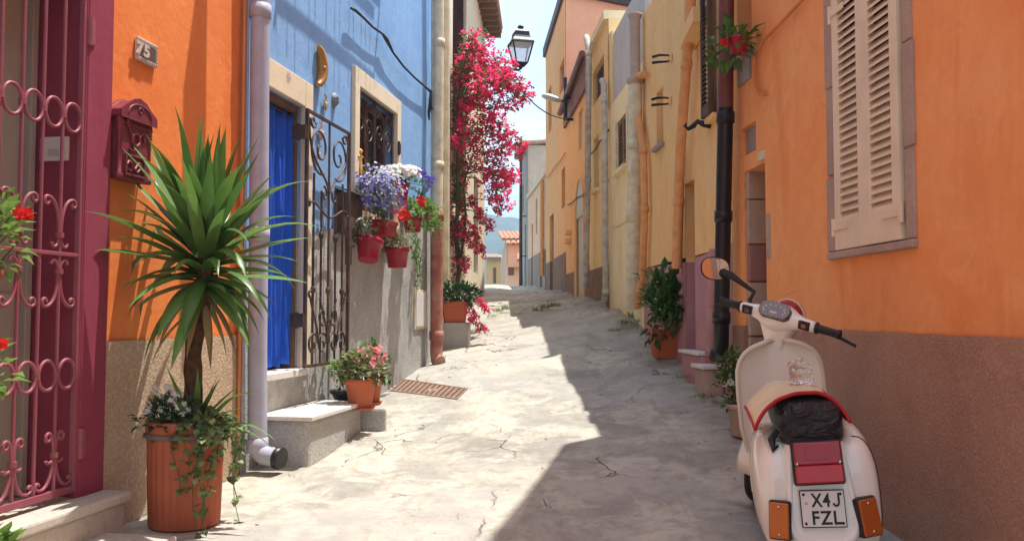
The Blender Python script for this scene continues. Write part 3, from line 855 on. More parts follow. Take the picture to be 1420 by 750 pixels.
# doorway jamb of dressed stones
zj = [(0.3, 1.03, 'jamb'), (1.03, 1.44, 'jamb'), (1.44, 1.72, 'jamb_red'), (1.72, 2.06, 'jamb'), (2.06, dr_z1 + .05, 'jamb')]
for a, b, mt in zj:
    m = MB(); m.wbox(RW, dr_b - .05 - (.01 if mt == 'jamb_red' else 0), dr_b - .003, a + .004, b - .004, -.6, -.012)
    m.build('jamb_stone', K[mt], ro, bevel=.012)
m = MB(); m.wbox(RW, dr_a + .002, dr_b - .06, 0, dr_z1 - .01, -.62, -.56); m.build('door', K['wood_brown'], ro)
m = MB(); zz = RW.z(1064, 360), RW.z(1064, 295)
m.wbox(RW, dr_a - .10, dr_a - .003, zz[0], zz[1], -.12, -.002); m.build('jamb_stone', K['jamb'], ro, bevel=.01)
m = MB(); m.wbox(RW, SQ[0], SQ[1], SQ[2], SQ[3], -.06, -.045); m.build('blocked_opening', K['jamb_grey'], ro)
m = MB(); m.wbox(RW, UW[0], UW[1], UW[2], UW[3], -.16, -.12); m.build('window', K['wood_brown'], ro)
m = MB(); m.wbox(RW, UW[0] - .06, UW[1] + .08, UW[2] - .05, UW[2], -.1, .07); m.build('window_sill', K['jamb_grey'], ro, bevel=.008)
m = MB(); m.wbox(RW, RW.s(1046), RW.s(1029), RW.z(1037, 112), RW.z(1037, 76) , -.01, .014); m.build('patched_panel', K['jamb_grey'], ro, bevel=.006)
# painted-over cable that loops along the wall
pts = wpts(RW, [(1118, -6), (1085, 30), (1060, 55), (1048, 72), (1046, 95), (1047, 118), (1052, 130), (1062, 132)], .018)
m = MB(); m.tube(pts, .011, 8)
m.tube([pts[3], pts[3] + V((-.0, .0, 0)) + RW.d * -.09], .010, 6)
m.build('cable', K['cable_orange'], ro)
m = MB(); z0 = RW.z(1060, 221); m.wbox(RW, RW.s(1063.5), RW.s(1056.5), z0, RW.z(1060, 208), -.01, .015); m.build('junction_plate', K['pipe_cream'], ro, bevel=.004)

# ================================================================== OCHRE HOUSE
O0, O1 = S_R + .003, RW.s(893)
och = thing('ochre_house', RW.pt((O0 + O1) / 2, .7), 'ochre house with mauve painted dado and orange rain pipes', 'house')
otop = lambda s: 4.65 + .12 * (s - O0) / (O1 - O0)
omz = lambda s: lerp_tab([(O0, RW.z(1000, 341)), (RW.s(965), RW.z(965, 357)), (RW.s(958) , RW.z(958, 362)), (O1, RW.z(897, 371))], s)
OD = (RW.s(964), RW.s(951), -.2, RW.z(955, 252), .45)
ON = (RW.s(921.5), RW.s(912.5), RW.z(917, 200), RW.z(917, 122), .22)
OW = (RW.s(997), RW.s(989), RW.z(992, 160), 4.45, .14)
OB = (RW.s(944), RW.s(939), RW.z(940, 95), 4.4, .06)
facade(MB(), RW, O0, O1, omz, otop, [OD, ON, OW], seed=31.0).build('wall', K['ochre'], och)
facade(MB(), RW, O0, O1, 0, omz, [OD], seed=33.0, n=.006, amp=.014).build('dado', K['mauve'], och)
m = MB(); shell(m, RW, O0, O1, 0, 4.6, 4.75, 6); m.build('side_wall', K['ochre'], och)
flat_roof(RW, O0, O1, 4.6, 4.7, 6, K['tile_old'], och)
m = MB(); m.wbox(RW, OD[0], OD[1], .5, OD[3], -.45, -.40); m.build('door', K['wood_brown'], och)
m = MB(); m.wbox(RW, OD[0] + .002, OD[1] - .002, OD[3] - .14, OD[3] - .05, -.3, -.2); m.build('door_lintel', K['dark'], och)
m = MB(); m.wbox(RW, ON[0], ON[1], ON[2], ON[3], -.23, -.2); m.build('niche_back', K['ochre'], och)
m = MB(); m.wbox(RW, ON[0] - .05, ON[1] + .05, ON[2] - .045, ON[2], -.2, .05); m.build('niche_sill', K['jamb_grey'], och, bevel=.006)
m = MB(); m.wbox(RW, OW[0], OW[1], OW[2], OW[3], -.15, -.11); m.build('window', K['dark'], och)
shutter_leaf(och, RW, OW[0] - .05, OW[0] + .20, OW[2], OW[3], .06, 'wood_dark', OW[0] - .05, fr=.04, step=.04, hinges=False)
m = MB(); m.wbox(RW, OW[0] - .08, OW[1] + .1, OW[2] - .05, OW[2], -.1, .06); m.build('window_sill', K['ochre'], och, bevel=.006)
# slanting plaster ledge
a = RW.hit(955, 60, .06); b = RW.hit(974, 20, .06)
m = MB(); q = []
for (s, z) in ((a[0], a[1] - .07), (b[0], b[1] - .07)):
    q.append((s, z))
m.box8([RW.pt(q[0][0], q[0][1], 0), RW.pt(q[1][0], q[1][1], 0), RW.pt(q[1][0], q[1][1], .15), RW.pt(q[0][0], q[0][1], .15), RW.pt(q[0][0], q[0][1] + .14, 0), RW.pt(q[1][0], q[1][1] + .14, 0), RW.pt(q[1][0], q[1][1] + .14, .15), RW.pt(q[0][0], q[0][1] + .14, .15)])
m.build('ledge', K['ochre'], och, bevel=.01)
# pipes
pts = wpts(RW, [(959, -40), (957, 20), (952, 90), (944, 200), (941, 280), (939, 340), (938, 372)], .09)
p = pipe(och, 'drainpipe', pts, .047, 'pipe_orange', [pts[2], pts[4]])
PIPE1 = pts
pts = wpts(RW, [(893, 104), (887, 105), (884, 112), (885, 160), (892, 210), (894, 290), (891, 380), (884, 425)], .07)
pipe(och, 'drainpipe', pts, .043, 'pipe_orange', [pts[4], pts[5]])
pts = wpts(RW, [(952, -40), (951, 40), (948, 100)], .02)
pipe(och, 'conduit', pts, .014, 'pipe_orange', n=8)
pts = wpts(RW, [(948, 210), (946, 300), (944, 380)], .02)
pipe(och, 'conduit', pts, .014, 'pipe_orange', n=8)
q = pts[-1]; q = [pts[-1], pts[-1] + V((.035, .04, -.10)), wpts(RW, [(940, 440)], .035)[0]]; pipe(och, 'downpipe_foot', q, .046, 'pipe_pink', [q[1]])
# rain pipe at the seam: brown above, black below
pts = wpts(RW, [(1007, -140), (1007, 0), (1006, 150)], .11)
pipe(och, 'drainpipe', pts, .060, 'pipe_brown', [])
pts = wpts(RW, [(1006, 150), (1006, 158), (1003, 300), (1000.5, 440), (1000, 478), (997, 490)], .11)
pb = pipe(och, 'drainpipe', pts, .060, 'pipe_black', [pts[1] + V((0, 0, -.03)), pts[2], pts[3]])
m = MB(); e = pts[-1]; m.tube([e + V((0, 0, .02)), e + V((-.02, -.02, -.05))], [.066, .068], 14); m.build('pipe_shoe', K['pipe_black'], pb)
pts = wpts(RW, [(991, 345), (989, 420), (987, 486)], .06)
pipe(och, 'downpipe_foot', pts, .045, 'pipe_pink', [pts[1], pts[2]])

# ================================================================== PALE YELLOW HOUSE
Y0, Y1 = O1 + .003, RW.s(845)
pyh = thing('pale_yellow_house', RW.pt((Y0 + Y1) / 2, 1.2), 'pale yellow house with a brown louvred window and grey rendered upper storey', 'house')
yz = 4.22
PW = (RW.s(871), RW.s(856.5), RW.z(864, 233), RW.z(864, 160), .14)
facade(MB(), RW, Y0, Y1, .4, yz, [PW], seed=41.0, res=.2).build('wall', K['pale_yellow'], pyh)
m = MB(); shell(m, RW, Y0, Y1, .4, yz, yz, 6); m.build('side_wall', K['pale_yellow'], pyh)
m = MB(); m.wbox(RW, Y0 + .01, Y1 - .01, yz - .12, yz - .004, -6, -.02); m.build('roof', K['concrete'], pyh)
m = MB(); m.wbox(RW, Y0 + .02, RW.s(849), yz - .003, RW.z(852, 38), -3, -.04); m.build('upper_wall', K['grey_render'], pyh)
m = MB(); m.wbox(RW, RW.s(848.5), Y1 - .01, yz - .003, RW.z(846, 42), -2, -.02); m.build('parapet_pier', K['yellow'], pyh, bevel=.01)
m = MB(); m.wbox(RW, PW[0], PW[1], PW[2], PW[3], -.15, -.10); pw = m.build('window', K['wood_dark'], pyh)
ml = (PW[0] + PW[1]) / 2
shutter_leaf(pyh, RW, PW[0] + .01, ml - .004, PW[2], PW[3], -.04, 'wood_brown', PW[0], fr=.045, step=.05, hinges=False)
shutter_leaf(pyh, RW, ml + .004, PW[1] - .01, PW[2], PW[3], -.04, 'wood_brown', PW[1], fr=.045, step=.05, hinges=False)
m = MB(); m.wbox(RW, PW[0] - .08, PW[1] + .06, PW[2] - .05, PW[2], -.1, .07); m.build('window_sill', K['pale_yellow'], pyh, bevel=.006)
m = MB(); m.wbox(RW, PW[0] - .06, PW[0] - .002, PW[2], PW[3] + .06, -.01, .015); m.wbox(RW, PW[1] + .002, PW[1] + .05, PW[2], PW[3] + .06, -.01, .015); m.build('window_surround', K['pipe_cream'], pyh, bevel=.004)
pts = wpts(RW, [(881, 112), (880.5, 200), (879, 300), (877, 400), (876, 428)], .10)
fl = pipe(pyh, 'flue', pts, .082, 'pipe_cream', [pts[1], pts[2]])
m = MB(); tp = pts[0]
m.lathe([(.085, -.05), (.105, -.02), (.105, .02), (.08, .04), (.062, .06), (.06, .72), (.072, .75), (.088, .78), (.09, .80), (.02, .82)], tp, 16); m.build('flue_pot', K['jamb'], fl)

# ================================================================== YELLOW HOUSE
E0, E1 = Y1 + .003, RW.s(818)
yh = thing('yellow_house', RW.pt((E0 + E1) / 2, 1.35), 'narrow yellow house between two weathered grey rain pipes', 'house')
ezt = RW.z(832, 48)
EW = (RW.s(839), RW.s(823), RW.z(830, 135), RW.z(830, 88), .12)
EV = (RW.s(831), RW.s(824.5), RW.z(828, 262), RW.z(828, 188), .1)
ydz = 1.93
facade(MB(), RW, E0, E1, ydz, ezt, [EW, EV], seed=51.0, res=.2).build('wall', K['yellow'], yh)
facade(MB(), RW, E0, E1, .6, ydz, [], seed=52.0, n=.015, res=.15, amp=.02).build('dado', K['dado_stone'], yh)
m = MB(); shell(m, RW, E0, E1, .6, ezt, ezt, 6); m.build('side_wall', K['yellow'], yh)
flat_roof(RW, E0, E1, ezt + .16, ezt + .16, 6, K['pale_yellow'], yh, n1=.06, th=.16)
m = MB(); m.wbox(RW, EW[0], EW[1], EW[2], EW[3], -.13, -.09); w_ = m.build('window', K['wood_red'], yh)
m = MB(); louvres(m, RW, EW[0] + .04, EW[1] - .04, EW[2] + .04, EW[3] - .04, -.06, .06); m.build('slats', K['wood_red'], w_)
m = MB(); m.wbox(RW, EV[0], EV[1], EV[2], EV[3], -.11, -.08); m.build('window', K['grey_metal'], yh)
m = MB(); m.wbox(RW, EV[0] - .04, EV[1] + .04, EV[2] - .05, EV[2], -.08, .05); m.build('window_sill', K['pale_yellow'], yh)
pts = wpts(RW, [(835, 112), (837, 116), (838, 140), (839, 250), (840, 405), (838, 416)], .08)
pipe(yh, 'drainpipe', pts, .046, 'pipe_grey', [pts[2], pts[3], pts[4]])

# ================================================================== APRICOT HOUSE WITH ARCHED DOOR
R0, R1 = E1 + .003, RW.s(785)
ah = thing('apricot_house', RW.pt((R0 + R1) / 2, 1.6), 'apricot house with arched pale door under a sloping dark gutter', 'house')
az = 5.52; adz = 2.02
AD = (RW.s(811), RW.s(799.5), .9, RW.z(805, 300), .045)
AW = (RW.s(809), RW.s(803), RW.z(806, 205), RW.z(806, 150), .08)
facade(MB(), RW, R0, R1, adz, az, [AD, AW], seed=61.0, res=.2).build('wall', K['apricot'], ah)
facade(MB(), RW, R0, R1, .8, adz, [AD], seed=62.0, n=.015, res=.15, amp=.02).build('dado', K['dado_stone'], ah)
m = MB(); shell(m, RW, R0, R1, .8, az, az, 6); m.build('side_wall', K['pale_yellow'], ah)
tiled_roof(RW, R0, R1, az + .02, 6, .08, 1.1, ah, 'tile_old')
m = MB(); m.tube([RW.pt(R0 - .05, az + .12, .12), RW.pt(R1, az - .10, .12)], .06, 10); m.build('gutter', K['pipe_brown'], ah)
m = MB(); m.wbox(RW, R0, R1, az - .42, az - .01, .0, .05); m.build('eave_board', K['wood_red'], ah)
# arched pale door
m = MB(); m.wbox(RW, AD[0], AD[1], AD[2], AD[3], -.08, -.03)
ca = (AD[0] + AD[1]) / 2; ra = (AD[1] - AD[0]) / 2
ad = m.build('door', K['door_pale'], ah)
m = MB()
ring = [(ca + ra * math.cos(t), AD[3] + 1.25 * ra * math.sin(t)) for t in [PI * k / 16 for k in range(17)]]
m.add([RW.pt(a, b, .004) for a, b in ring] + [RW.pt(a, b, -.05) for a, b in ring], [tuple(range(17))] + [(k, k + 1, 18 + k, 17 + k) for k in range(16)])
m.build('arch_fanlight', K['door_pale'], ad)
m = MB(); m.tube([RW.pt(a, b, .005) for a, b in [(AD[0], 1.5)] + ring[::-1] + [(AD[1], 1.5)]], .035, 6); m.build('arch_trim', K['apricot'], ah)
m = MB(); m.wbox(RW, AW[0], AW[1], AW[2], AW[3], -.09, -.06); m.build('window', K['grey_metal'], ah)
for zz in (320, 332):
    m = MB(); m.wbox(RW, RW.s(792), RW.s(789.5), RW.z(790, zz + 6), RW.z(790, zz), 0, .10); m.build('meter_box', K['apricot'], ah, bevel=.01)
pts = wpts(RW, [(813, 52), (815, 58), (816.5, 75), (815, 250), (812, 400)], .12)
pipe(ah, 'drainpipe', pts, .050, 'pipe_grey', [pts[2], pts[3]])

# ================================================================== TALL APRICOT HOUSE
T0, T1 = R1 + .003, RW.s(757)
th = thing('tall_house', RW.pt((T0 + T1) / 2, 1.8), 'tall salmon and apricot house with dark roof edge rising above its neighbours', 'house')
tz = 8.0; tdz = 2.5
TW = [(RW.s(783), RW.s(776.5), RW.z(780, 125), RW.z(780, 84), .1), (RW.s(765), RW.s(761), RW.z(763, 182), RW.z(763, 120), .1), (RW.s(786) + .3, RW.s(779), RW.z(781, 288), RW.z(781, 233), .1), (RW.s(768), RW.s(762.5), 1.3, RW.z(765, 298), .12)]
facade(MB(), RW, T0, T1, tdz, tz, TW, seed=71.0, res=.25).build('wall', K['apricot'], th)
facade(MB(), RW, T0, T1, 1.0, tdz, TW[3:], seed=72.0, n=.015, res=.2, amp=.02).build('dado', K['dado_stone'], th)
m = MB()
f = -.012
for s in (T0 + .004, T1 - .004):
    m.quad(RW.pt(s, 1.0, f), RW.pt(s, tz, f), RW.pt(s, tz - 1.3, -7), RW.pt(s, 1.0, -7))
m.quad(RW.pt(T0, 1, -7), RW.pt(T1, 1, -7), RW.pt(T1, tz - 1.3, -7), RW.pt(T0, tz - 1.3, -7))
m.build('side_wall', K['salmon'], th)
m = MB(); q = [RW.pt(T0 - .1, tz, .06), RW.pt(T1 + .1, tz, .06), RW.pt(T1 + .1, tz - 1.33, -7.1), RW.pt(T0 - .1, tz - 1.33, -7.1)]
m.box8(q + [p + V((0, 0, .22)) for p in q]); m.build('roof', K['fascia'], th)
for k, a in enumerate(TW):
    m = MB(); m.wbox(RW, a[0], a[1], a[2], a[3], -.11, -.07); m.build('door' if k == 3 else 'window', K['wood_brown' if k == 3 else 'wood_red'], th)

for pl_, W_, r_, c_ in (([(893, 300), (870, 306), (845, 315)], RW, pyh, 'pipe_cream'), ([(844, 180), (832, 196), (819, 214)], RW, yh, 'cable'), ([(817, 262), (800, 274), (787, 284)], RW, ah, 'cable'), ([(784, 212), (770, 230), (759, 246)], RW, th, 'cable_orange')):
    q = wpts(W_, pl_, .03); q = [q[0].lerp(q[1], k / 4) + V((0, 0, -.03 * math.sin(PI * k / 4))) for k in range(4)] + [q[1].lerp(q[2], k / 4) + V((0, 0, -.03 * math.sin(PI * k / 4))) for k in range(5)]
    m = MB(); m.tube(q, .012, 5); m.build('wall_cable', K[c_], r_)
# ================================================================== FAR RIGHT: LOW CREAM HOUSE AND OLD GREY HOUSE
_r = RW.pt(T1 + .003, 0)
RW2 = Wall(_r.x, _r.y, -4.74, -1)
L0 = RW2.s(756.8); L1 = RW2.s(732); G1 = RW2.s(721.5)
lc = thing('low_cream_house', RW2.pt((L0 + L1) / 2, 2), 'low weathered cream and pink house with grey dado before the old grey house', 'house')
lz = 4.85
LH = [(RW2.s(752), RW2.s(749), 1.6, 4.0, .15), (RW2.s(739), RW2.s(737), 1.6, 3.9, .15), (RW2.s(745), RW2.s(743), 3.5, 4.5, .1)]
facade(MB(), RW2, L0, L1, 2.9, lz, LH, seed=81.0, res=.3).build('wall', K['pink_far'], lc)
facade(MB(), RW2, L0, L1, 1.2, 2.9, LH[:2], seed=82.0, n=.01, res=.3).build('dado', K['grey_dado'], lc)
m = MB(); shell(m, RW2, L0, L1, 1.2, lz, lz, 5); m.build('side_wall', K['cream'], lc)
flat_roof(RW2, L0, L1, lz + .1, lz + .1, 5, K['cream'], lc, n1=.05)
for k, a in enumerate(LH):
    m = MB(); m.wbox(RW2, a[0], a[1], a[2], a[3], -.16, -.1); m.build('window' if k == 2 else 'door', K['wood_red' if k else 'wood_dark'], lc)
pts = [RW2.pt(L0 + .25, lz - .1, .06), RW2.pt(L0 + .25, 2.2, .06)]
pipe(lc, 'drainpipe', pts, .05, 'pipe_orange', [])
gh = thing('old_grey_house', RW2.pt((L1 + G1) / 2, 2), 'old grey stone house with clay tile roof at the top of the street', 'house')
gz_ = 6.55
GH = [(RW2.s(729), RW2.s(727.5), 1.6, 4.1, .12), (RW2.s(726), RW2.s(724.5), 4.6, 5.5, .1)]
facade(MB(), RW2, L1 + .003, G1, 1.2, gz_, GH, seed=91.0, res=.3).build('wall', K['far_stone'], gh)
m = MB(); shell(m, RW2, L1 + .003, G1, 1.2, gz_, gz_, 6); m.build('side_wall', K['far_stone'], gh)
tiled_roof(RW2, L1 - .12, G1 + .1, gz_, 6, .2, .5, gh, 'tile_old', pitch=.16)
for k, a in enumerate(GH):
    m = MB(); m.wbox(RW2, a[0], a[1], a[2], a[3], -.13, -.08); m.build('window' if k else 'door', K['wood_dark'], gh)
m = MB(); b = RW2.pt(RW2.s(730), 0, .18)
pz = P(730, 190, b.y).z
m.tube([V((b.x, b.y, 2.0)), V((b.x, b.y, 3.0)), V((b.x, b.y, pz))], [.06, .055, .04], 8)
for y_ in (300, 355): 
    zq = P(730, y_, b.y).z; m.tube([V((b.x - .02, b.y, zq)), V((b.x + .3, b.y, zq))], .02, 6)
m.build('utility_pole', K['iron_dark'], label='thin dark pole standing against the old grey house', cat='pole')

# ================================================================== HOUSES BEYOND THE CREST
def far_house(name, label, x0, x1, y0, y1, shift, zb, zt, wall, roofm, rise=.8, extra=None):
    r = thing(name, ((x0 + x1) / 2, (y0 + y1) / 2, zb), label, 'house')
    m = MB()
    m.box8([(x0, y0, zb), (x1, y0, zb), (x1 + shift, y1, zb), (x0 + shift, y1, zb), (x0, y0, zt), (x1, y0, zt), (x1 + shift, y1, zt), (x0 + shift, y1, zt)])
    w = m.build('wall', K[wall], r)
    m = MB(); n = int((x1 - x0 + .4) / .24)
    for k in range(n):
        xc = x0 - .2 + (k + .5) * .24
        rg = []
        for t in (0, .33, .66, 1):
            rg.append([V((xc + shift * t + .115 * math.cos(a), y0 - .3 + (y1 - y0) * .5 * t, zt + rise * t + .09 * math.sin(a) + .03)) for a in [PI * q / 5 for q in range(6)]])
        m.ring_loft(rg, cap=False, close=False, smooth=False)
    m.box8([(x0 - .2, y0 - .3, zt), (x1 + .2, y0 - .3, zt), (x1 + .2, (y0 + y1) / 2, zt + rise), (x0 - .2, (y0 + y1) / 2, zt + rise), (x0 - .2, y0 - .3, zt + .05), (x1 + .2, y0 - .3, zt + .05), (x1 + .2, (y0 + y1) / 2, zt + rise + .05), (x0 - .2, (y0 + y1) / 2, zt + rise + .05)])
    m.build('roof', K[roofm], r, solid=.02)
    for a, b, c, d in (extra or []):
        m = MB(); m.box(a, b, y0 - .05, y0 + .02, c, d); m.build('window', K['wood_brown'], r)
    return r
pk = far_house('pink_house', 'small pink house with red tile roof beyond the crest of the street', -.33, 3.2, 45, 53, -.3, -.5, 5.0, 'pink_far', 'tile', .75, [(-.2, .1, 3.2, 4.2)])
m = MB(); m.box(-.2, 3.0, 44.4, 44.95, 3.6, 4.75); m.build('orange_storey', K['salmon'], pk)
m = MB()
for k in range(12):
    xc = -.2 + k * .27
    m.ring_loft([[V((xc + .12 * math.cos(a), y_, z_ + .09 * math.sin(a))) for a in [PI * q / 5 for q in range(6)]] for y_, z_ in ((44.0, 4.72), (44.95, 5.0))], cap=False, close=False, smooth=False)
m.build('porch_roof', K['tile'], pk, solid=.02)
far_house('tan_house', 'tan house seen past the pink house below the wooded hill', -1.75, -.75, 60, 68, -.3, -1, 5.0, 'ochre', 'tile_old', .5, [(-1.3, -1.1, 3.3, 4.4)])
far_house('yellow_cottage', 'sliver of yellow cottage between the pink house and old grey house', .42, 3.3, 40, 43.5, 0, 0, 3.6, 'yellow', 'tile', .4)

# ================================================================== STREET, TERRAIN, HILL
_g = ground(595, 537.5); GRATE = (_g.x, _g.y)
def street_z(X, Y):
    z = gz(X, Y)
    xl, xr = left_x(Y), right_x(Y)
    t = (X - xl) / max(.3, xr - xl)
    if Y < 40:
        a = .014 * noise.noise(V((X * 1.1, Y * .8, .3))) + .008 * noise.noise(V((X * 3, Y * 2.4, 4.1)))
        rough = min(1, max(0, (Y - 6.2) / 2)) * min(1, max(0, (t - .45) / .3))
        c = noise.cell(V((X * 2.3 + .6 * noise.noise(V((X * 2, Y * 2, 7))), Y * 1.7 + .5 * noise.noise(V((Y * 2, X * 2, 3))), 1.0)))
        a += rough * (.030 * c + .045 * noise.noise(V((X * 2.2, Y * 2.6, 9.0))) - .02)
        c2 = noise.cell(V((X * .9 + .5 * noise.noise(V((X * 1.3, Y * 1.3, 5))), Y * .7 + .5 * noise.noise(V((X * 1.4, Y * 1.4, 8))), 6.0)))
        a += .018 * c2 + .002 * noise.noise(V((X * 7, Y * 5, 2.0)))
        if GRATE and abs(X - GRATE[0]) < .9 and abs(Y - GRATE[1]) < .8: a *= min(1, max(0, max(abs(X - GRATE[0]) / .9, abs(Y - GRATE[1]) / .8) * 4 - 3))
        z += a - .015
        # dip of the worn run in the middle
        z -= .04 * math.exp(-((t - .42) / .16) ** 2) * min(1, max(0, (Y - 7) / 3))
    return z
ys = []; y = -4.0
while y < 46:
    ys.append(y); y += .042 if 2.5 < y < 10 else .075 if 10 <= y < 20 else .25
NX = 84
m = MB(); vs = []; fs = []
for y in ys:
    xl, xr = left_x(y) - .25, right_x(y) + .25
    if y > 23: xl -= min(3, (y - 23) * .35); xr += min(3, (y - 23) * .2)
    for i in range(NX + 1):
        x = xl + (xr - xl) * i / NX
        vs.append((x, y, street_z(x, y) if y < 30 else street_z(x, y) - max(0, y - 28) * .055))
for j in range(len(ys) - 1):
    for i in range(NX):
        a = j * (NX + 1) + i; fs.append((a, a + 1, a + NX + 2, a + NX + 1))
m.add(vs, fs, True)
t = NT('worn_concrete')
warp = t.n.new('ShaderNodeVectorMath'); warp.operation = 'ADD'
nv = t.n.new('ShaderNodeTexNoise'); nv.inputs['Scale'].default_value = 1.7; nv.inputs['Detail'].default_value = 5
t.link(t.tc.outputs['Object'], nv.inputs['Vector'])
sv = t.n.new('ShaderNodeVectorMath'); sv.operation = 'SCALE'; sv.inputs['Scale'].default_value = .75
t.link(nv.outputs['Color'], sv.inputs[0]); t.link(t.tc.outputs['Object'], warp.inputs[0]); t.link(sv.outputs[0], warp.inputs[1])
n1 = t.noise(.75, 7, .62, dist=.7); n2 = t.noise(2.6, 6, .65, dist=.4); n3 = t.noise(55, 4, .7); n4 = t.noise(9, 5, .65)
c = t.mix((.475, .445, .36), (.33, .312, .27), t.ramp(n1, [(.40, 0), (.56, 1)]))
c = t.mix(c, (.56, .525, .43), t.math('MULTIPLY', t.ramp(n2, [(.49, 0), (.58, 1)]), .65))
c = t.mix(c, (.24, .215, .18), t.math('MULTIPLY', t.ramp(n4, [(.49, 0), (.66, 1)]), .5))
c = t.mix(c, (.25, .22, .19), t.math('MULTIPLY', t.ramp(n3, [(.56, 0), (.74, 1)]), .4))
# patches poured at different times
vp = t.n.new('ShaderNodeTexVoronoi'); vp.inputs['Scale'].default_value = .55; t.link(warp.outputs[0], vp.inputs['Vector'])
sep = t.n.new('ShaderNodeSeparateColor'); t.link(vp.outputs['Color'], sep.inputs[0])
c = t.mix(c, (.40, .375, .34), t.math('MULTIPLY', t.ramp(sep.outputs[0], [(.5, 0), (.58, 1)]), .5))
n5 = t.noise(1.3, 8, .72, vec=t.mapping((1.5, .8, 1)), dist=1.5)
c = t.mix(c, (.22, .185, .14), t.math('MULTIPLY', t.ramp(n5, [(.53, 0), (.62, 1)]), .36))
n6 = t.noise(3.2, 9, .75, dist=2.0)
edge6 = t.ramp(n6, [(.485, 0), (.5, 1), (.515, 0)])
c = t.mix(c, (.13, .11, .09), t.math('MULTIPLY', t.math('MULTIPLY', edge6, t.ramp(t.noise(.8, 3), [(.5, 0), (.6, 1)])), .6))
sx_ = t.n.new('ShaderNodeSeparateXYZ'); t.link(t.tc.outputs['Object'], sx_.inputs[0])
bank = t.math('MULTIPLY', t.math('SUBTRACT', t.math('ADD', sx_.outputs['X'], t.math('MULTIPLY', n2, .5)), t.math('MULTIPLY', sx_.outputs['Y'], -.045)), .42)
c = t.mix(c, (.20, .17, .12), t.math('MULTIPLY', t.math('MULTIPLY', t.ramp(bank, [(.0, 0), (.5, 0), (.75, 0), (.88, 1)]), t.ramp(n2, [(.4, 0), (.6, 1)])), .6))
def crack(scale, w, lo, hi):
    v = t.n.new('ShaderNodeTexVoronoi'); v.feature = 'DISTANCE_TO_EDGE'; v.inputs['Scale'].default_value = scale
    t.link(warp.outputs[0], v.inputs['Vector'])
    line = t.ramp(v.outputs['Distance'], [(0, 1), (w, 0)])
    return t.math('MULTIPLY', line, t.ramp(t.noise(.9 * scale ** .5, 3, .5, dist=.3), [(lo, 0), (hi, 1)])), v
k1, v1 = crack(.42, .005, .50, .57); k2, v2 = crack(1.3, .009, .565, .64)
kk = t.math('MAXIMUM', k1, k2)
c = t.mix(c, (.05, .042, .035), t.math('MULTIPLY', kk, .6))
# damp dark stain and moss on the right-hand bank
nb = t.bump(n3, .55, .007)
nb = t.bump(n6, .6, .015, nb)
nb = t.bump(n4, .5, .014, nb)
nb = t.bump(n2, .35, .02, nb)
inv = t.math('SUBTRACT', 1.0, kk)
nb = t.bump(inv, .9, .02, nb)
m.build('street', t.out(c, .88, nb, spec=.2), kind='structure')

def terr_z(x, y):
    b = gz(max(-2, min(2, x)), min(y, 28)) - .6 if y < 30 else 1.4 - (y - 30) * .055
    if y > 330: b = -15 + 0
    hill = 0
    if y > 300:
        q = min(1, (y - 300) / 420); q = q * q * (3 - 2 * q)
        hill = q * (92 + .03 * x + 16 * noise.noise(V((x / 160, y / 200, 2))) + 6 * noise.noise(V((x / 45, y / 60, 5))) + 3 * noise.noise(V((x / 14, y / 20, 8))))
    return b + hill
xs = sorted({round(s * (abs(k / 24) ** 2.2) * 1300, 2) for k in range(25) for s in (1, -1)} | {k * 8.0 for k in range(-20, 21)})
ysT = sorted({-300, -120, -40, -10, 0, 10, 20, 28, 31, 36, 45, 60, 80, 110, 150, 200, 250, 300, *range(320, 760, 11), 820, 900, 1050, 1250, 1500})
m = MB()
m.add([(x, y, terr_z(x, y)) for y in ysT for x in xs], [(j * len(xs) + i, j * len(xs) + i + 1, (j + 1) * len(xs) + i + 1, (j + 1) * len(xs) + i) for j in range(len(ysT) - 1) for i in range(len(xs) - 1)], True)
t = NT('wooded_hill')
na = t.noise(.02, 6, .6); nb_ = t.noise(.16, 5, .7)
c = t.mix((.045, .07, .028), (.11, .11, .055), t.ramp(na, [(.4, 0), (.65, 1)]))
c = t.mix(c, (.018, .034, .015), t.math('MULTIPLY', t.ramp(nb_, [(.45, 0), (.62, 1)]), .8))
m.build('terrain', t.out(c, .95, t.bump(nb_, 1.0, 3.0), spec=.1), kind='structure')

# ================================================================== SKY, SUN, AIR, CAMERA
w = bpy.data.worlds.new('World'); sc.world = w; w.use_nodes = True
nt = w.node_tree; bg = nt.nodes['Background']
sky = nt.nodes.new('ShaderNodeTexSky'); sky.sky_type = 'NISHITA'; sky.sun_disc = False
SUN = V((-SUN_DX, -SUN_DY, 1)).normalized()
sky.sun_elevation = math.asin(SUN.z); sky.sun_rotation = math.atan2(SUN.x, SUN.y)
sky.air_density = 1.0; sky.dust_density = 1.6; sky.ozone_density = 1.2
tcw = nt.nodes.new('ShaderNodeTexCoord'); mp = nt.nodes.new('ShaderNodeMapping'); mp.inputs['Scale'].default_value = (1.2, 1.2, 3.2)
nt.links.new(tcw.outputs['Generated'], mp.inputs['Vector'])
cn = nt.nodes.new('ShaderNodeTexNoise'); cn.inputs['Scale'].default_value = 2.6; cn.inputs['Detail'].default_value = 7; cn.inputs['Roughness'].default_value = .55
nt.links.new(mp.outputs['Vector'], cn.inputs['Vector'])
cr = nt.nodes.new('ShaderNodeValToRGB'); cr.color_ramp.elements[0].position = .36; cr.color_ramp.elements[0].color = (.12,) * 3 + (1,)
cr.color_ramp.elements[1].position = .72; cr.color_ramp.elements[1].color = (.62,) * 3 + (1,)
nt.links.new(cn.outputs['Fac'], cr.inputs['Fac'])
mx = nt.nodes.new('ShaderNodeMix'); mx.data_type = 'RGBA'
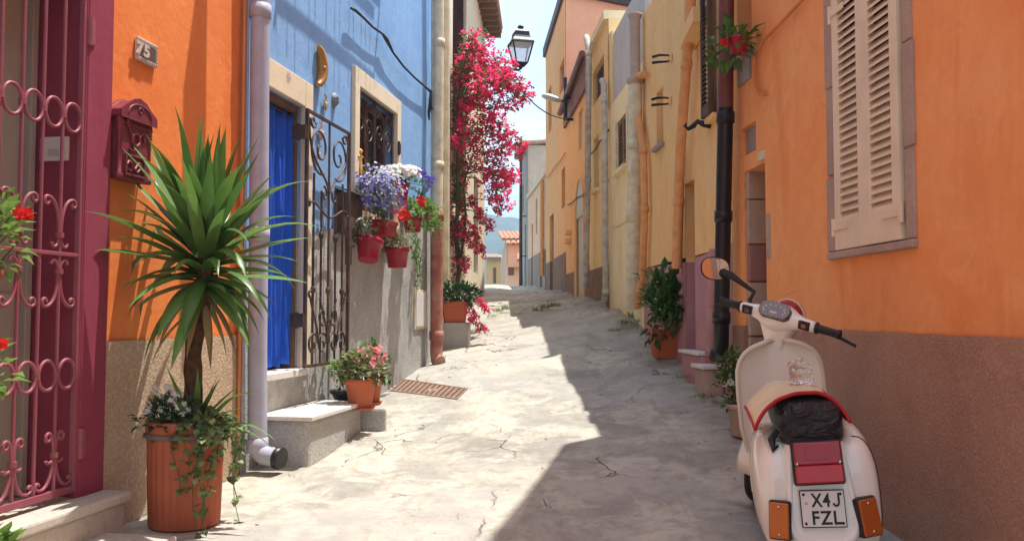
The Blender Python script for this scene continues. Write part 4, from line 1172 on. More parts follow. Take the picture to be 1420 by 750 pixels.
nt.links.new(cr.outputs['Color'], mx.inputs[0]); nt.links.new(sky.outputs['Color'], mx.inputs[6]); mx.inputs[7].default_value = (8.0, 8.6, 9.2, 1)
nt.links.new(mx.outputs[2], bg.inputs['Color']); bg.inputs['Strength'].default_value = .15
sl = bpy.data.lights.new('sun', 'SUN'); sl.energy = 4.6; sl.angle = math.radians(.53); sl.color = (1, .965, .90)
so_ = bpy.data.objects.new('sun', sl); COL.objects.link(so_); so_.rotation_euler = SUN.to_track_quat('Z', 'Y').to_euler(); so_.location = (3, 4, 20)
m = MB(); m.box(-1320, 1320, -310, 1510, -17.5, 135)
hz = bpy.data.materials.new('air'); hz.use_nodes = True
hz.node_tree.nodes.remove(hz.node_tree.nodes['Principled BSDF'])
pv = hz.node_tree.nodes.new('ShaderNodeVolumePrincipled'); pv.inputs['Color'].default_value = (.55, .76, 1, 1); pv.inputs['Density'].default_value = .0013; pv.inputs['Anisotropy'].default_value = .2
hz.node_tree.links.new(pv.outputs[0], hz.node_tree.nodes['Material Output'].inputs['Volume'])
HAZE = m.build('haze', hz, kind='stuff', flat=True)
cam = bpy.data.cameras.new('camera'); cam.sensor_width = 36; cam.sensor_fit = 'HORIZONTAL'; cam.lens = F / 1420 * 36; cam.clip_end = 6000; cam.clip_start = .05
co = bpy.data.objects.new('camera', cam); COL.objects.link(co); co.location = (0, 0, EYE); co.rotation_euler = (PI / 2 + PITCH, 0, 0)
sc.camera = co
sc.view_settings.view_transform = 'Standard'; sc.view_settings.look = 'None'; sc.view_settings.gamma = 1; sc.view_settings.exposure = .84
sc.view_settings.use_curve_mapping = False
sc.cycles.max_bounces = 8; sc.cycles.diffuse_bounces = 5; sc.cycles.volume_bounces = 0
# ================================================================== PLANT HELPERS
def rv(): 
    while 1:
        p = V((random.uniform(-1, 1), random.uniform(-1, 1), random.uniform(-1, 1)))
        if .05 < p.length < 1: return p
def leaf(mb, b, d, L, wd, up=None, fold=.25, droop=.15):
    d = d.normalized(); up = up or V((0, 0, 1))
    side = d.cross(up + rv() * .35)
    if side.length < 1e-4: side = d.orthogonal()
    side.normalize(); nrm = side.cross(d).normalized()
    a = b + d * L * .45 + side * wd * .5 + nrm * wd * fold
    c = b + d * L * .45 - side * wd * .5 + nrm * wd * fold
    m_ = b + d * L * .5
    t = b + d * L - nrm * L * droop
    mb.add([b, a, t, c, m_], [(0, 4, 2, 1), (0, 3, 2, 4)], False)
def bush(mb, c, rad, n, L, wd, upb=.4, clampW=None, inner=.35):
    c = V(c)
    for _ in range(n):
        p = rv(); p = p.normalized() * (inner + (1 - inner) * random.random() ** .6)
        q = c + V((p.x * rad[0], p.y * rad[1], p.z * rad[2]))
        q += V((noise.noise(q * 9), noise.noise(q * 9 + V((5, 0, 0))), noise.noise(q * 9 + V((0, 7, 0))))) * min(rad) * .5
        if clampW:
            n_ = (q - clampW.o).dot(clampW.nv)
            if n_ < .03: q += clampW.nv * (.03 - n_ + .03 * random.random())
        d = p + rv() * .7 + V((0, 0, upb))
        k = random.uniform(.65, 1.2)
        leaf(mb, q, d, L * k, wd * k)
def stems(mb, base, ends, r0=.006, r1=.003):
    for e in ends:
        m_ = (V(base) + V(e)) / 2 + rv() * .03
        mb.tube([V(base), m_, V(e)], [r0, (r0 + r1) / 2, r1], 5)
def flower(mb, c, nrm, r, k=5, cup=.25):
    nrm = nrm.normalized(); a = nrm.orthogonal().normalized(); b = nrm.cross(a); ph = random.random() * 6
    vs = [c]; fs = []
    for i in range(k):
        t = ph + 2 * PI * i / k; w = PI / k * .95
        p = lambda an, rr, h: c + (a * math.cos(an) + b * math.sin(an)) * rr + nrm * h
        j = len(vs)
        vs += [p(t - w, r * .7, r * cup * .6), p(t, r, r * cup), p(t + w, r * .7, r * cup * .6)]
        fs.append((0, j, j + 1, j + 2))
    mb.add(vs, fs, False)
def flowers(mb, c, rad, n, r, k=5, top=.2, clampW=None):
    for _ in range(n):
        p = rv().normalized()
        if p.z < -.4: p.z = -p.z
        q = V(c) + V((p.x * rad[0], p.y * rad[1], p.z * rad[2])) * random.uniform(.62, 1.2)
        if clampW:
            n_ = (q - clampW.o).dot(clampW.nv)
            if n_ < .04: q += clampW.nv * (.05 - n_)
        flower(mb, q, p + V((.1, -.5, top)) + rv() * .4, r * random.uniform(.8, 1.15), k)
def pot_round(root, c, rb, rt, h, mat, rim=.03, name='pot', n=28, saucer=0):
    m = MB()
    m.lathe([(rb * .96, 0), (rb, .008), (rt * .97, h - rim), (rt * 1.06, h - rim + .004), (rt * 1.09, h - rim * .5), (rt * 1.08, h - .003), (rt * 1.05, h), (rt * .96, h - .004), (rt * .93, h - rim)], c, n, cap=False)
    m.lathe([(rb * .96, 0), (.001, 0)], c, n, cap=False)
    o = m.build(name, K[mat], root)
    m = MB(); m.lathe([(rt * .94, h - rim * .9), (rt * .5, h - rim * .6), (.002, h - rim * .5)], c, n, cap=False); m.build('soil', K['soil'], o)
    if saucer:
        m = MB(); m.lathe([(rb * .9, 0), (rb * 1.15, .004), (rb * 1.35, saucer), (rb * 1.3, saucer), (rb * 1.1, .012), (rb * .9, .01)], V(c) + V((0, 0, -.004)), n, cap=False); m.build('saucer', K[mat], root)
    return o

# ================================================================== LEFT FOREGROUND
m = MB(); m.wbox(LW, 2.2, 4.62, -.1, .135, .0, .70); m.build('paving_slab', K['slab'], kind='structure', bevel=.015)
m = MB(); m.wbox(LW, 2.2, 4.20, .10, .18, .02, .50); m.build('paving_slab', K['slab'], kind='structure', bevel=.012)
# number tile
s, z = LW.hit(198, 69, .02)
a, b = LW.s(184, .02), LW.s(212.5, .02)
hh = .062
nt_ = thing('number_plaque', LW.pt(s, z - hh, .0), 'small pale relief tile reading 75 above the maroon mailbox', 'house number')
m = MB(); m.wbox(LW, a, b, z - hh, z + hh, -.003, .016); m.build('tile', K['tile_white'], nt_, bevel=.004)
m = MB(); w_ = b - a
for k in range(10):
    for zz in (z - hh + .012, z + hh - .012):
        c = LW.pt(a + w_ * (k + .5) / 10, zz, .016); m.ellipsoid(c, (.006, .0075, .008), 6, 4)
for k in range(6):
    for s_ in (a + .01, b - .01):
        m.ellipsoid(LW.pt(s_, z - hh + .03 + k * .0128, .016), (.006, .0075, .006), 6, 4)
m.build('beaded_border', K['tile_white'], nt_)
m = MB(); m.wbox(LW, a + .022, b - .022, z - hh + .024, z + hh - .024, .0155, .0175); m.build('number_field', K['tile_ink'], nt_)
vs, fs = text_faces('75', .088, .005, .004)
m = MB(); m.add([LW.pt(s + v.x * 1.25, z - .031 + v.y, .021 + v.z) for v in vs], fs); m.build('digits', K['tile_white'], nt_)
# mailbox
mb0, mb1 = LW.s(167, .09), LW.s(210, .09)
mz0 = LW.z(188, 250, .09); mz1 = LW.z(188, 163, .09); mc = (mb0 + mb1) / 2; mw = mb1 - mb0
bx = thing('mailbox', LW.pt(mc, mz0, 0), 'maroon cast mailbox with arched hood and post horn relief on orange wall', 'mailbox')
m = MB(); m.wbox(LW, mb0 + .012, mb1 - .012, mz0, mz1, -.003, .062); m.build('box_body', K['mailbox'], bx, bevel=.006)
m = MB()
prof = [(mc - mw * .56, mz1 - .01), (mc - mw * .56, mz1 + .025), (mc - mw * .36, mz1 + .055), (mc - mw * .2, mz1 + .085), (mc, mz1 + .1), (mc + mw * .2, mz1 + .085), (mc + mw * .36, mz1 + .055), (mc + mw * .56, mz1 + .025), (mc + mw * .56, mz1 - .01)]
nn_ = len(prof)
m.add([LW.pt(p[0], p[1], -.002) for p in prof] + [LW.pt(p[0], p[1], .088) for p in prof], [tuple(range(nn_)), tuple(range(2 * nn_ - 1, nn_ - 1, -1))] + [(k, (k + 1) % nn_, nn_ + (k + 1) % nn_, nn_ + k) for k in range(nn_)])
hd_ = m.build('hood', K['mailbox'], bx, bevel=.007)
m = MB(); m.tube([LW.pt(mc + mw * .38 * math.cos(t), mz1 + .012 + .058 * math.sin(t), .089) for t in [PI * k / 12 for k in range(13)]], .006, 6)
m.tube([LW.pt(mc + x, mz1 + .02 + y, .090) for x, y in spiral((0, .02), .02, .006, 0, 7, 18)], .005, 6); m.build('hood_relief', K['mailbox'], hd_)
for sg in (-1, 1):
    m = MB(); c = LW.pt(mc + sg * mw * .47, 0, .058); zt_ = mz1 - .01
    m.lathe([(.016, mz0 + .0), (.02, mz0 + .02), (.012, mz0 + .03), (.012, zt_ - .075), (.02, zt_ - .07), (.013, zt_ - .06), (.02, zt_ - .05), (.013, zt_ - .04), (.021, zt_ - .03), (.016, zt_)], (c.x, c.y, 0), 10); m.build('side_column', K['mailbox'], bx)
m = MB(); fz0, fz1 = mz0 + .02, mz0 + .13
for q in ((mb0 + .045, mb1 - .045, fz0, fz0 + .012), (mb0 + .045, mb1 - .045, fz1 - .012, fz1), (mb0 + .045, mb0 + .058, fz0 + .013, fz1 - .013), (mb1 - .058, mb1 - .045, fz0 + .013, fz1 - .013)): m.wbox(LW, *q, .061, .073)
dp_ = m.build('letter_door', K['mailbox'], bx, bevel=.003)
m = MB(); m.tube([LW.pt(mb0 + .06 + (mw - .12) * k / 10, mz0 + .075 + .02 * math.sin(k * 1.1), .066) for k in range(11)], .009, 6)
m.tube([LW.pt(mb0 + .07 + (mw - .14) * k / 10, mz0 + .055 - .012 * math.sin(k * 1.3), .066) for k in range(11)], .007, 6); m.build('door_relief', K['mailbox'], dp_)
m = MB(); hz_ = mz0 + (mz1 - mz0) * .66
m.tube([LW.pt(mc + .032 * math.cos(t), hz_ + .032 * math.sin(t), .067) for t in [2 * PI * k / 20 for k in range(20)]], .008, 6, closed=True)
m.tube([LW.pt(mc - .03, hz_ + .01, .067), LW.pt(mc - .06, hz_ + .06, .067), LW.pt(mc - .075, hz_ + .095, .067)], [.007, .008, .016], 8)
m.tube([LW.pt(mc + .03, hz_ - .01, .067), LW.pt(mc - .02, hz_ - .06, .067), LW.pt(mc - .055, hz_ - .055, .067)], [.007, .006, .005], 8)
m.tube([LW.pt(mc + .03, hz_ + .02, .067), LW.pt(mc + .06, hz_ + .05, .067), LW.pt(mc + .07, hz_ + .0, .067)], [.007, .008, .006], 8)
m.build('post_horn', K['mailbox'], bx)
m = MB(); m.wbox(LW, mb0 + .03, mb1 - .03, mz1 - .045, mz1 - .03, .061, .068); m.build('slot_flap', K['mailbox'], bx, bevel=.002)

# ------------------------------------------------------------------ yucca in ribbed pot
pc = V((-1.655, 4.43, .137))
yu = thing('potted_yucca', pc, 'tall yucca with white flowers and ivy in a ribbed terracotta pot by orange wall', 'potted plant')
m = MB(); n = 112; rings = []
for r, zz, rib in ((.150, 0, 0), (.166, .006, 0), (.168, .012, 1), (.176, .25, 1), (.181, .452, 1), (.182, .456, 0), (.186, .46, 0), (.192, .49, 0), (.193, .525, 0), (.188, .532, 0), (.176, .53, 0), (.170, .47, 0)):
    rings.append([pc + V(((r + (.0045 if rib and k % 4 < 2 else 0)) * math.cos(2 * PI * k / n), (r + (.0045 if rib and k % 4 < 2 else 0)) * math.sin(2 * PI * k / n), zz)) for k in range(n)])
m.ring_loft(rings, cap=False); po = m.build('pot', K['pot_brown'], yu)
m = MB(); m.lathe([(.1835, .445), (.196, .447), (.1965, .470), (.187, .472)], pc, 48, cap=False); m.build('rim_band', K['band'], po)
m = MB(); m.lathe([(.174, .49), (.1, .505), (.003, .51)], pc, 24, cap=False); m.build('soil', K['soil'], yu)
tb = pc + V((.012, -.01, .48)); tt = P(284, 358, 4.42)
m = MB(); pts = [tb.lerp(tt, k / 14) + V((.012 * math.sin(k * .7), 0, 0)) for k in range(15)]
m.tube(pts, [.062, .058, .05, .046] + [.043 + .004 * math.sin(k * 2.1) for k in range(9)] + [.046, .05], 12); m.build('trunk', K['bark'], yu)
def strap(mb, b, az, el, L, wd, droop, W=LW):
    d = V((math.cos(az) * math.cos(el), math.sin(az) * math.cos(el), math.sin(el)))
    side = V((-math.sin(az), math.cos(az), 0)); rows = []; p = V(b); N = 9; dd = d.copy()
    prof = [.55, .8, .95, 1, .98, .9, .74, .5, .24, .02]
    tw = random.uniform(-.25, .25)
    for k in range(N + 1):
        n_ = (p - W.o).dot(W.nv)
        if n_ < .035: p = p + W.nv * (.035 - n_)
        upv = side.cross(dd).normalized()
        sd_ = (side + upv * tw * k / N).normalized()
        w_ = wd * prof[k] * .5
        rows.append([p - sd_ * w_ + upv * w_ * .45, p, p + sd_ * w_ + upv * w_ * .45])
        dd = (dd + V((0, 0, -droop * (.25 + k / N * 1.6) / N))).normalized()
        p = p + dd * L / N
    mb.ring_loft(rows, cap=False, close=False, smooth=True)
m = MB()
N = 112
for i in range(N):
    t = i / (N - 1)
    az = i * 2.39996 + random.uniform(-.2, .2)
    el = math.radians(-26 + 112 * t ** .9) + random.uniform(-.38, .38)
    b = tt + V((0, 0, -.17 + .34 * t)) + V((math.cos(az), math.sin(az), 0)) * .034
    L = random.uniform(.38, .58) * (1.12 if t > .35 else .92) * (.88 if t > .93 else 1)
    strap(m, b, az, el, L, random.uniform(.058, .086), random.uniform(.3, 2.2) * (1.2 - .8 * t))
m.build('leaf_crown', K['yucca'], yu)
m = MB()
for i in range(13):
    az = i * 2.39 + random.uniform(-.4, .4)
    strap(m, tt + V((0, 0, -.16 - .008 * i)) + V((math.cos(az), math.sin(az), 0)) * .035, az, math.radians(random.uniform(-70, -30)), random.uniform(.22, .42), .04, 1.6)
m.build('dry_leaves', K['leaf_dead'], yu)
m = MB(); bb = pc + V((.05, -.05, .49))
for i in range(17):
    t = i / 16
    strap(m, bb + V((random.uniform(-.01, .02), random.uniform(-.02, .02), .02 * i / 17)), i * 2.4 + .5, math.radians(8 + 75 * t), random.uniform(.22, .36), .034, .8 * (1.1 - t))
for az, el, L in ((-.25, .35, .46), (-.4, .9, .42), (.15, .15, .4)): strap(m, pc + V((.1, -.06, .49)), az, el, L, .04, 1.3)
m.build('side_shoot', K['yucca'], yu)
fm_, lm_, st_ = MB(), MB(), MB()
for k in range(40):
    a = random.uniform(2.3, 5.2); r = random.uniform(.06, .19)
    q = pc + V((r * math.cos(a), r * math.sin(a), random.uniform(.53, .69)))
    st_.tube([pc + V((r * .6 * math.cos(a), r * .6 * math.sin(a), .49)), q], [.003, .002], 4)
    if k % 2 == 0:
        for j in range(3): flower(fm_, q + rv() * .022 + V((0, 0, .01)), V((.2, -1, .6)) + rv() * .4, .018, 5, .1)
bush(lm_, pc + V((-.03, -.08, .55)), (.19, .15, .08), 210, .05, .03)
fm_.build('white_flowers', K['fl_white'], yu); lm_.build('flower_leaves', K['leaf_dark'], yu); st_.build('flower_stems', K['leaf'], yu)
im, ist = MB(), MB()
for k in range(13):
    a = random.uniform(-1.5, .8); b = pc + V((.16 * math.cos(a), .16 * math.sin(a), .52))
    pts = [b]; L = random.choice((.2, .28, .36, .5, .62)); out_ = V((math.cos(a), math.sin(a), 0)) * random.uniform(.05, .16)
    for j in range(1, 11):
        t = j / 10; q = b + out_ * min(1, t * 2.2) + V((.03 * math.sin(j + k), .02 * math.cos(j * 1.3 + k), .04 * math.sin(t * PI * .6) * (1 - t) * 3 - L * t * t - .02 * t))
        pts.append(q)
    ist.tube(pts, .0022, 4)
    for q in pts[1:]:
        for _ in range(3): leaf(im, q + rv() * .016, rv() + V((.4, -.5, -.2)), .042, .040, fold=.1)
bush(im, pc + V((.13, -.08, .52)), (.11, .10, .07), 160, .042, .038)
im.build('ivy', K['ivy'], yu); ist.build('ivy_stems', K['leaf'], yu)

# ------------------------------------------------------------------ geraniums hung on the gate, partly outside the picture
def edge_plant(name, label, px, py, Yd, rad, n, fl, fmat, nred):
    c = P(px, py, Yd)
    r = thing(name, c + V((0, 0, -rad[2] - .12)), label, 'potted plant')
    pb_ = c + V((-.05, 0, -rad[2] - .12)); pot_round(r, pb_, .07, .095, .15, 'terracotta')
    if nred:
        m = MB(); tp_ = pb_ + V((0, 0, .125)); n_g = (tp_ - LW.o).dot(LW.nv)
        m.tube([tp_ + V((.102 * math.cos(a_), .102 * math.sin(a_), 0)) for a_ in [2 * PI * k / 20 for k in range(20)]], .004, 5, closed=True)
        gq = tp_ - LW.nv * (n_g - .01)
        m.tube([tp_ - LW.nv * (.09 if n_g > .09 else 0), gq + V((0, 0, .06)), gq + V((0, 0, .20))], .004, 5); m.build('pot_hook', K['iron_maroon'], r)
    m = MB(); bush(m, c, rad, n, .075, .048); m.build('foliage', K['leaf_light'], r)
    m = MB(); stems(m, c + V((-.05, 0, -rad[2])), [c + V((rv().x * rad[0], rv().y * rad[1], rv().z * rad[2])) * 1 for _ in range(14)]); m.build('stems', K['leaf'], r)
    m = MB()
    for q in fl:
        qc = P(q[0], q[1], Yd - .02)
        for j in range(nred): flower(m, qc + rv() * .022, V((.3, -1, .2)) + rv() * .6, .026, 5, .5)
    m.build('flowers', K[fmat], r)
    return r
edge_plant('potted_geranium', 'bright green geranium with a red bloom hanging before the gate', -16, 318, 3.45, (.13, .10, .19), 120, [(33, 297), (-14, 240)], 'fl_red', 8)
edge_plant('potted_geranium', 'smaller geranium with a dark red bud low before the gate', -26, 508, 3.4, (.125, .09, .10), 60, [(4, 478)], 'fl_red', 4)
edge_plant('ground_plant', 'sprig of light green leaves at the foot of the gate', -8, 762, 3.35, (.08, .06, .05), 60, [], 'fl_red', 0)

# ================================================================== BLUE HOUSE: THINGS ON AND BY THE WALL
# curtain
m = MB(); cu0, cu1 = d_s0 + .03, d_s1 - .035; rows = []
for j in range(26):
    zz = d_z0 + .03 + (d_z1 - .09 - d_z0) * j / 25; row = []
    for k in range(70):
        s = cu0 + (cu1 - cu0) * k / 69
        f = 1 - .45 * j / 25
        row.append(LW.pt(s, zz + .01 * math.sin(s * 30) * (j == 0), -.085 + .032 * f * math.sin(s * 47 + 1.6 * math.sin(s * 9 + zz * .9)) + .016 * math.sin(s * 103 + zz * 1.6 + 2 * math.sin(s * 7)) + .008 * noise.noise(V((s * 9, zz * 3, 2)))))
    rows.append(row)
m.ring_loft(rows, cap=False, close=False); 
cu = thing('door_curtain', LW.pt((cu0 + cu1) / 2, d_z0 + .03, -.075), 'bright blue cloth curtain hanging in the doorway beside the drainpipe', 'curtain')
m.build('cloth', K['curtain'], cu, solid=.004)
m = MB(); m.tube([LW.pt(d_s0 + .032, d_z1 - .075, -.075), LW.pt(d_s1 - .032, d_z1 - .075, -.075)], .009, 8); m.build('rod', K['iron_dark'], cu)
# moon with a face
s, z = LW.hit(447, 95, .03)
mo = thing('moon_ornament', LW.pt(s, z - .17, 0), 'ochre ceramic crescent moon with a face on blue wall', 'wall ornament')
m = MB(); pts = []; rs = []
for k in range(21):
    t = math.radians(-82 + 164 * k / 20)
    pts.append(LW.pt(s - .10 + .115 * math.cos(t), z + .155 * math.sin(t), .028)); rs.append(.008 + .036 * math.cos(t * .98) ** .8)
m.tube(pts, rs, 12); m.build('crescent', K['ceramic_gold'], mo)
m = MB()
m.ellipsoid(LW.pt(s - .015, z - .005, .055), (.014, .022, .02), 8, 6)
m.build('nose', K['ceramic_gold'], mo)
for zz in (.032, -.045):
    m = MB(); m.ellipsoid(LW.pt(s + .005, z + zz, .062), (.008, .014, .009 if zz > 0 else .006), 8, 6); m.build('eye' if zz > 0 else 'mouth', K['tile_ink'], mo)
def fish(px, py, h, mat, label, up=True, cat='wall ornament'):
    s, z = LW.hit(px, py, .02)
    r = thing('fish_ornament', LW.pt(s, z - h / 2, 0), label, cat)
    m = MB(); rings = []
    for k in range(11):
        t = k / 10; w_ = h * .3 * (math.sin(PI * min(1, t * 1.06)) ** .7 + .06)
        rings.append([LW.pt(s + w_ * .7 * math.cos(a), z - h / 2 + h * .75 * t, .014 + w_ * .32 * math.sin(a)) for a in [2 * PI * q / 12 for q in range(12)]])
    m.ring_loft(rings); m.build('body', K[mat], r)
    m = MB(); zt_ = z + h * .22
    m.add([LW.pt(s, zt_ - h * .02, .02), LW.pt(s - h * .26, z + h * .5, .018), LW.pt(s, z + h * .42, .022), LW.pt(s + h * .26, z + h * .5, .018)], [(0, 1, 2, 3)]); m.build('tail', K[mat], r, solid=.012)
    m = MB()
    for sg in (1, -1): m.add([LW.pt(s + sg * h * .16, z, .02), LW.pt(s + sg * h * .34, z + h * .12, .018), LW.pt(s + sg * h * .18, z - h * .14, .02)], [(0, 1, 2)])
    m.build('fin', K[mat], r, solid=.01)
    return r
fish(452.5, 143, .135, 'ceramic_fish', 'sand coloured ceramic fish under the crescent moon')
s, z = LW.hit(466.5, 139, .02)
m = MB()
rings = []
for j in range(5):
    rr = .012 + .046 * (j / 4) ; nn_ = .034 * (1 - (j / 4) ** 2)
    rings.append([LW.pt(s + rr * .85 * math.cos(a), z + rr * (1.1 + .06 * math.cos(a * 8)) * math.sin(a), nn_ * (1 + .2 * math.cos(a * 9)) + .001) for a in [2 * PI * q / 27 for q in range(27)]])
m.ring_loft(rings); tag(m.build('shell_ornament', K['ceramic_blue']), 'grey blue ceramic shell next to the sand coloured fish', 'wall ornament')
fish(446, 183, .15, 'ceramic_pink', 'pink ceramic fish seen through the top of the open iron gate')
fish(442, 213, .10, 'ceramic_pink', 'small pink ceramic fish behind the gate, below the larger pink fish')
fish(429, 290, .12, 'ceramic_fish', 'sand ceramic fish low behind the gate beside the blue curtain')
# black letterbox on the wall behind the gate leaf
s0, s1 = LW.s(463), LW.s(489); z0, z1 = LW.z(474, 325), LW.z(474, 270)
lb = thing('letterbox', LW.pt((s0 + s1) / 2, z0, 0), 'dark open topped letterbox on the wall behind the iron gate', 'mailbox')
m = MB(); m.wbox(LW, s0, s1, z0, z1, .001, .085); m.build('box', K['wood_dark'], lb, bevel=.006)
m = MB(); q = [LW.pt(s0 - .01, z1 + .05, .0), LW.pt(s1 + .01, z1 + .05, .0), LW.pt(s1 + .01, z1 + .003, .13), LW.pt(s0 - .01, z1 + .003, .13)]
m.box8(q + [p + V((0, 0, .01)) for p in q]); m.build('lid', K['wood_dark'], lb, bevel=.003)
# straw doll tied to the grille
s, z = LW.hit(499, 222, .03)
sd_ = thing('straw_doll', LW.pt(s, z - .12, .03), 'straw bundle doll tied to the window grille above the lobelia', 'ornament')
m = MB()
for k in range(16):
    a = random.uniform(0, 6.28); m.tube([LW.pt(s + .008 * math.cos(a), z + .05, .03 + .006 * math.sin(a)), LW.pt(s + .045 * math.cos(a), z - .13 + random.uniform(-.01, .02), .03 + .02 * math.sin(a))], [.007, .009], 5)
m.build('skirt', K['straw'], sd_)
m = MB(); m.ellipsoid(LW.pt(s, z + .075, .03), (.026, .026, .03)); m.build('head', K['straw'], sd_)
m = MB(); m.tube([LW.pt(s - .06, z + .02, .035), LW.pt(s, z + .045, .03), LW.pt(s + .06, z + .03, .035)], .011, 6); m.build('arms', K['straw'], sd_)
# cable slung across the wall
pts = wpts(LW, [(487, 12), (493, 15), (503, 24), (517, 38), (530, 47), (536, 55), (545, 73), (560, 93), (575, 108), (590, 121), (597, 127)], .06)
m = MB(); m.tube(pts, [.012, .016, .012, .012, .012, .022, .012, .012, .012, .013, .018], 7)
cb = tag(m.build('cable', K['cable']), 'thick dark cable sagging across the blue wall to the house corner', 'cable')
m = MB(); e = pts[-1]
for k in range(5): m.tube([e + rv() * .02, e + V((rv().x * .03, -.02, -.12 - .04 * k)), e + V((rv().x * .03, -.03, -.22 - .03 * k))], .011, 6)
m.build('loose_ends', K['cable'], cb)
# ------------------------------------------------------------------ step and platform
G = ground(432, 645)
s_a = (G - LW.o).dot(LW.d); n_a = (G - LW.o).dot(LW.nv)
ztop = P(428, 577, G.y).z
s_b = s_a + 1.02
sp = thing('door_step', LW.pt((s_a + s_b) / 2, .2, .2), 'rough grey step block with pale marble slab before blue curtain doorway', 'step')
m = MB(); rings = []
facade_m = MB(); m.wbox(LW, s_a, s_b, -.05, ztop - .03, .0, n_a - .02); m.build('block', K['stucco_grey'], sp, bevel=.03)
m = MB(); m.wbox(LW, s_a - .035, s_b + .02, ztop - .0295, ztop, .0, n_a + .015); m.build('marble_slab', K['marble'], sp, bevel=.005)
H = ground(537, 592); s_c = (H - LW.o).dot(LW.d); zpl = P(538, 565, H.y).z; n_c = (H - LW.o).dot(LW.nv)
pl = MB(); pl.wbox(LW, s_b + .022, s_c, 0, zpl, .0, n_c); tag(pl.build('platform', K['stucco_grey'], bevel=.03), 'low rough grey ledge carrying the begonia pots beside the marble step', 'ledge')
m = MB(); g = ground(392, 640); m.box(g.x - .12, g.x + .07, g.y - .06, g.y + .12, g.z - .1, g.z + .07)
tag(m.build('concrete_block', K['concrete'], bevel=.02), 'small concrete block at the outlet of the lilac pipe', 'block')
def onp(px, py): # point on the platform top
    d = ray(px, py); t = (zpl - EYE) / d.z; return V((0, 0, EYE)) + d * t
c = onp(511, 568); c = LW.pt((c - LW.o).dot(LW.d), zpl + .005, min(n_c - .16, (c - LW.o).dot(LW.nv)))
bg1 = thing('potted_begonia', c, 'pink flowered begonia in the front terracotta pot on the grey ledge', 'potted plant', 'begonia pots')
pot_round(bg1, c, .085, .115, .235, 'terracotta', .05, saucer=.02)
m = MB(); bush(m, c + V((-.0, 0, .30)), (.19, .15, .13), 330, .065, .05); m.build('foliage', K['leaf_bronze'], bg1)
m = MB(); bush(m, c + V((-.11, -.02, .30)), (.13, .12, .09), 220, .05, .03); m.build('trailing_leaves', K['leaf_light'], bg1)
m = MB(); flowers(m, c + V((.07, -.02, .33)), (.13, .12, .13), 26, .026, 4); m.build('flowers', K['fl_pink'], bg1)
c2 = c + LW.d * .30 + LW.nv * -.03
bg2 = thing('potted_begonia', c2, 'pink begonia in the rear terracotta pot with saucer beyond the first', 'potted plant', 'begonia pots')
pot_round(bg2, c2, .075, .10, .22, 'terracotta', .04, saucer=.035)
m = MB(); bush(m, c2 + V((.0, 0, .31)), (.15, .13, .15), 280, .065, .05); m.build('foliage', K['leaf'], bg2)
m = MB(); flowers(m, c2 + V((.02, -.02, .36)), (.12, .11, .13), 20, .026, 4); m.build('flowers', K['fl_pink'], bg2)
c3 = LW.pt(s_b + .24, zpl, .20)
bw_ = thing('dark_bowl', c3, 'dark plastic bowl planter with low herbs by the dado', 'planter')
pot_round(bw_, c3, .11, .15, .12, 'pot_black', .03, 'bowl')
m = MB(); bush(m, c3 + V((0, 0, .13)), (.13, .13, .05), 140, .05, .015, 1.0); m.build('herbs', K['leaf_grey'], bw_)

# ------------------------------------------------------------------ flower pots on the window
def hang(px, py, n_, w_, h_, label, tilt=0, square=False):
    s, z = LW.hit(px, py, n_)
    c = LW.pt(s, z - h_ / 2, n_)
    r = thing('hanging_flower_pot', c, label, 'flower pot', 'flower pots on the barred window')
    m = MB()
    if square:
        a, b = w_ / 2, w_ * .27
        rg = []
        for zz, k in ((0, .8), (.01, .82), (h_ * .78, .97), (h_ * .79, 1.05), (h_, 1.07), (h_, .98), (h_ * .8, .9)):
            rg.append([LW.pt(s + x * a * k, z - h_ / 2 + zz, n_ + y * b * k) for x, y in ((-1, -.8), (-.9, -1), (.9, -1), (1, -.8), (1, .8), (.9, 1), (-.9, 1), (-1, .8))])
        m.ring_loft(rg, cap=True)
    else:
        R = Matrix.Rotation(tilt, 3, LW.nv)
        m.lathe([(w_ * .36, 0), (w_ * .37, .005), (w_ * .45, h_ * .75), (w_ * .5, h_ * .76), (w_ * .52, h_), (w_ * .47, h_), (w_ * .42, h_ * .8), (.002, h_ * .82)], c, 20, R.to_3x3())
    m.build('pot', K['pot_red'], r, bevel=.004 if square else 0)
    m = MB(); m.tube([LW.pt(s, z + h_ * .3, n_ - w_ * (.27 if square else .5)), LW.pt(s, z + h_ * .6, .03), LW.pt(s, z + h_ * .9, -.02)], .006, 5); m.build('hook', K['iron_dark'], r)
    return r, LW.pt(s, z + h_ / 2, n_)
r1, t1 = hang(532, 317, .16, .33, .14, 'red window box overflowing with violet and pale lobelia', square=True)
m = MB(); cc = LW.pt(*LW.hit(521, 275, .17), .17); bush(m, cc, (.23, .20, .25), 620, .045, .018, clampW=LW); m.build('foliage', K['leaf_grey'], r1)
m = MB(); flowers(m, cc, (.25, .22, .27), 250, .019, 5, clampW=LW); flowers(m, cc, (.17, .15, .18), 70, .020, 5, clampW=LW); m.build('violet_flowers', K['fl_lobelia'], r1)
m = MB(); flowers(m, LW.pt(*LW.hit(534, 258, .2), .2), (.16, .14, .16), 120, .015, 5, clampW=LW); flowers(m, cc, (.25, .22, .27), 90, .014, 5, clampW=LW); m.build('pale_flowers', K['fl_white'], r1)
m = MB(); stems(m, t1, [cc + rv() * .15 for _ in range(12)]); m.build('stems', K['leaf'], r1)
r2, t2 = hang(510, 346, .17, .24, .19, 'red pot hung lowest at the near side, its plant drooping behind it', tilt=-.3)
m = MB(); bush(m, t2 + V((-.04, 0, .06)), (.12, .10, .13), 170, .05, .022, clampW=LW); m.build('foliage', K['leaf_grey'], r2)
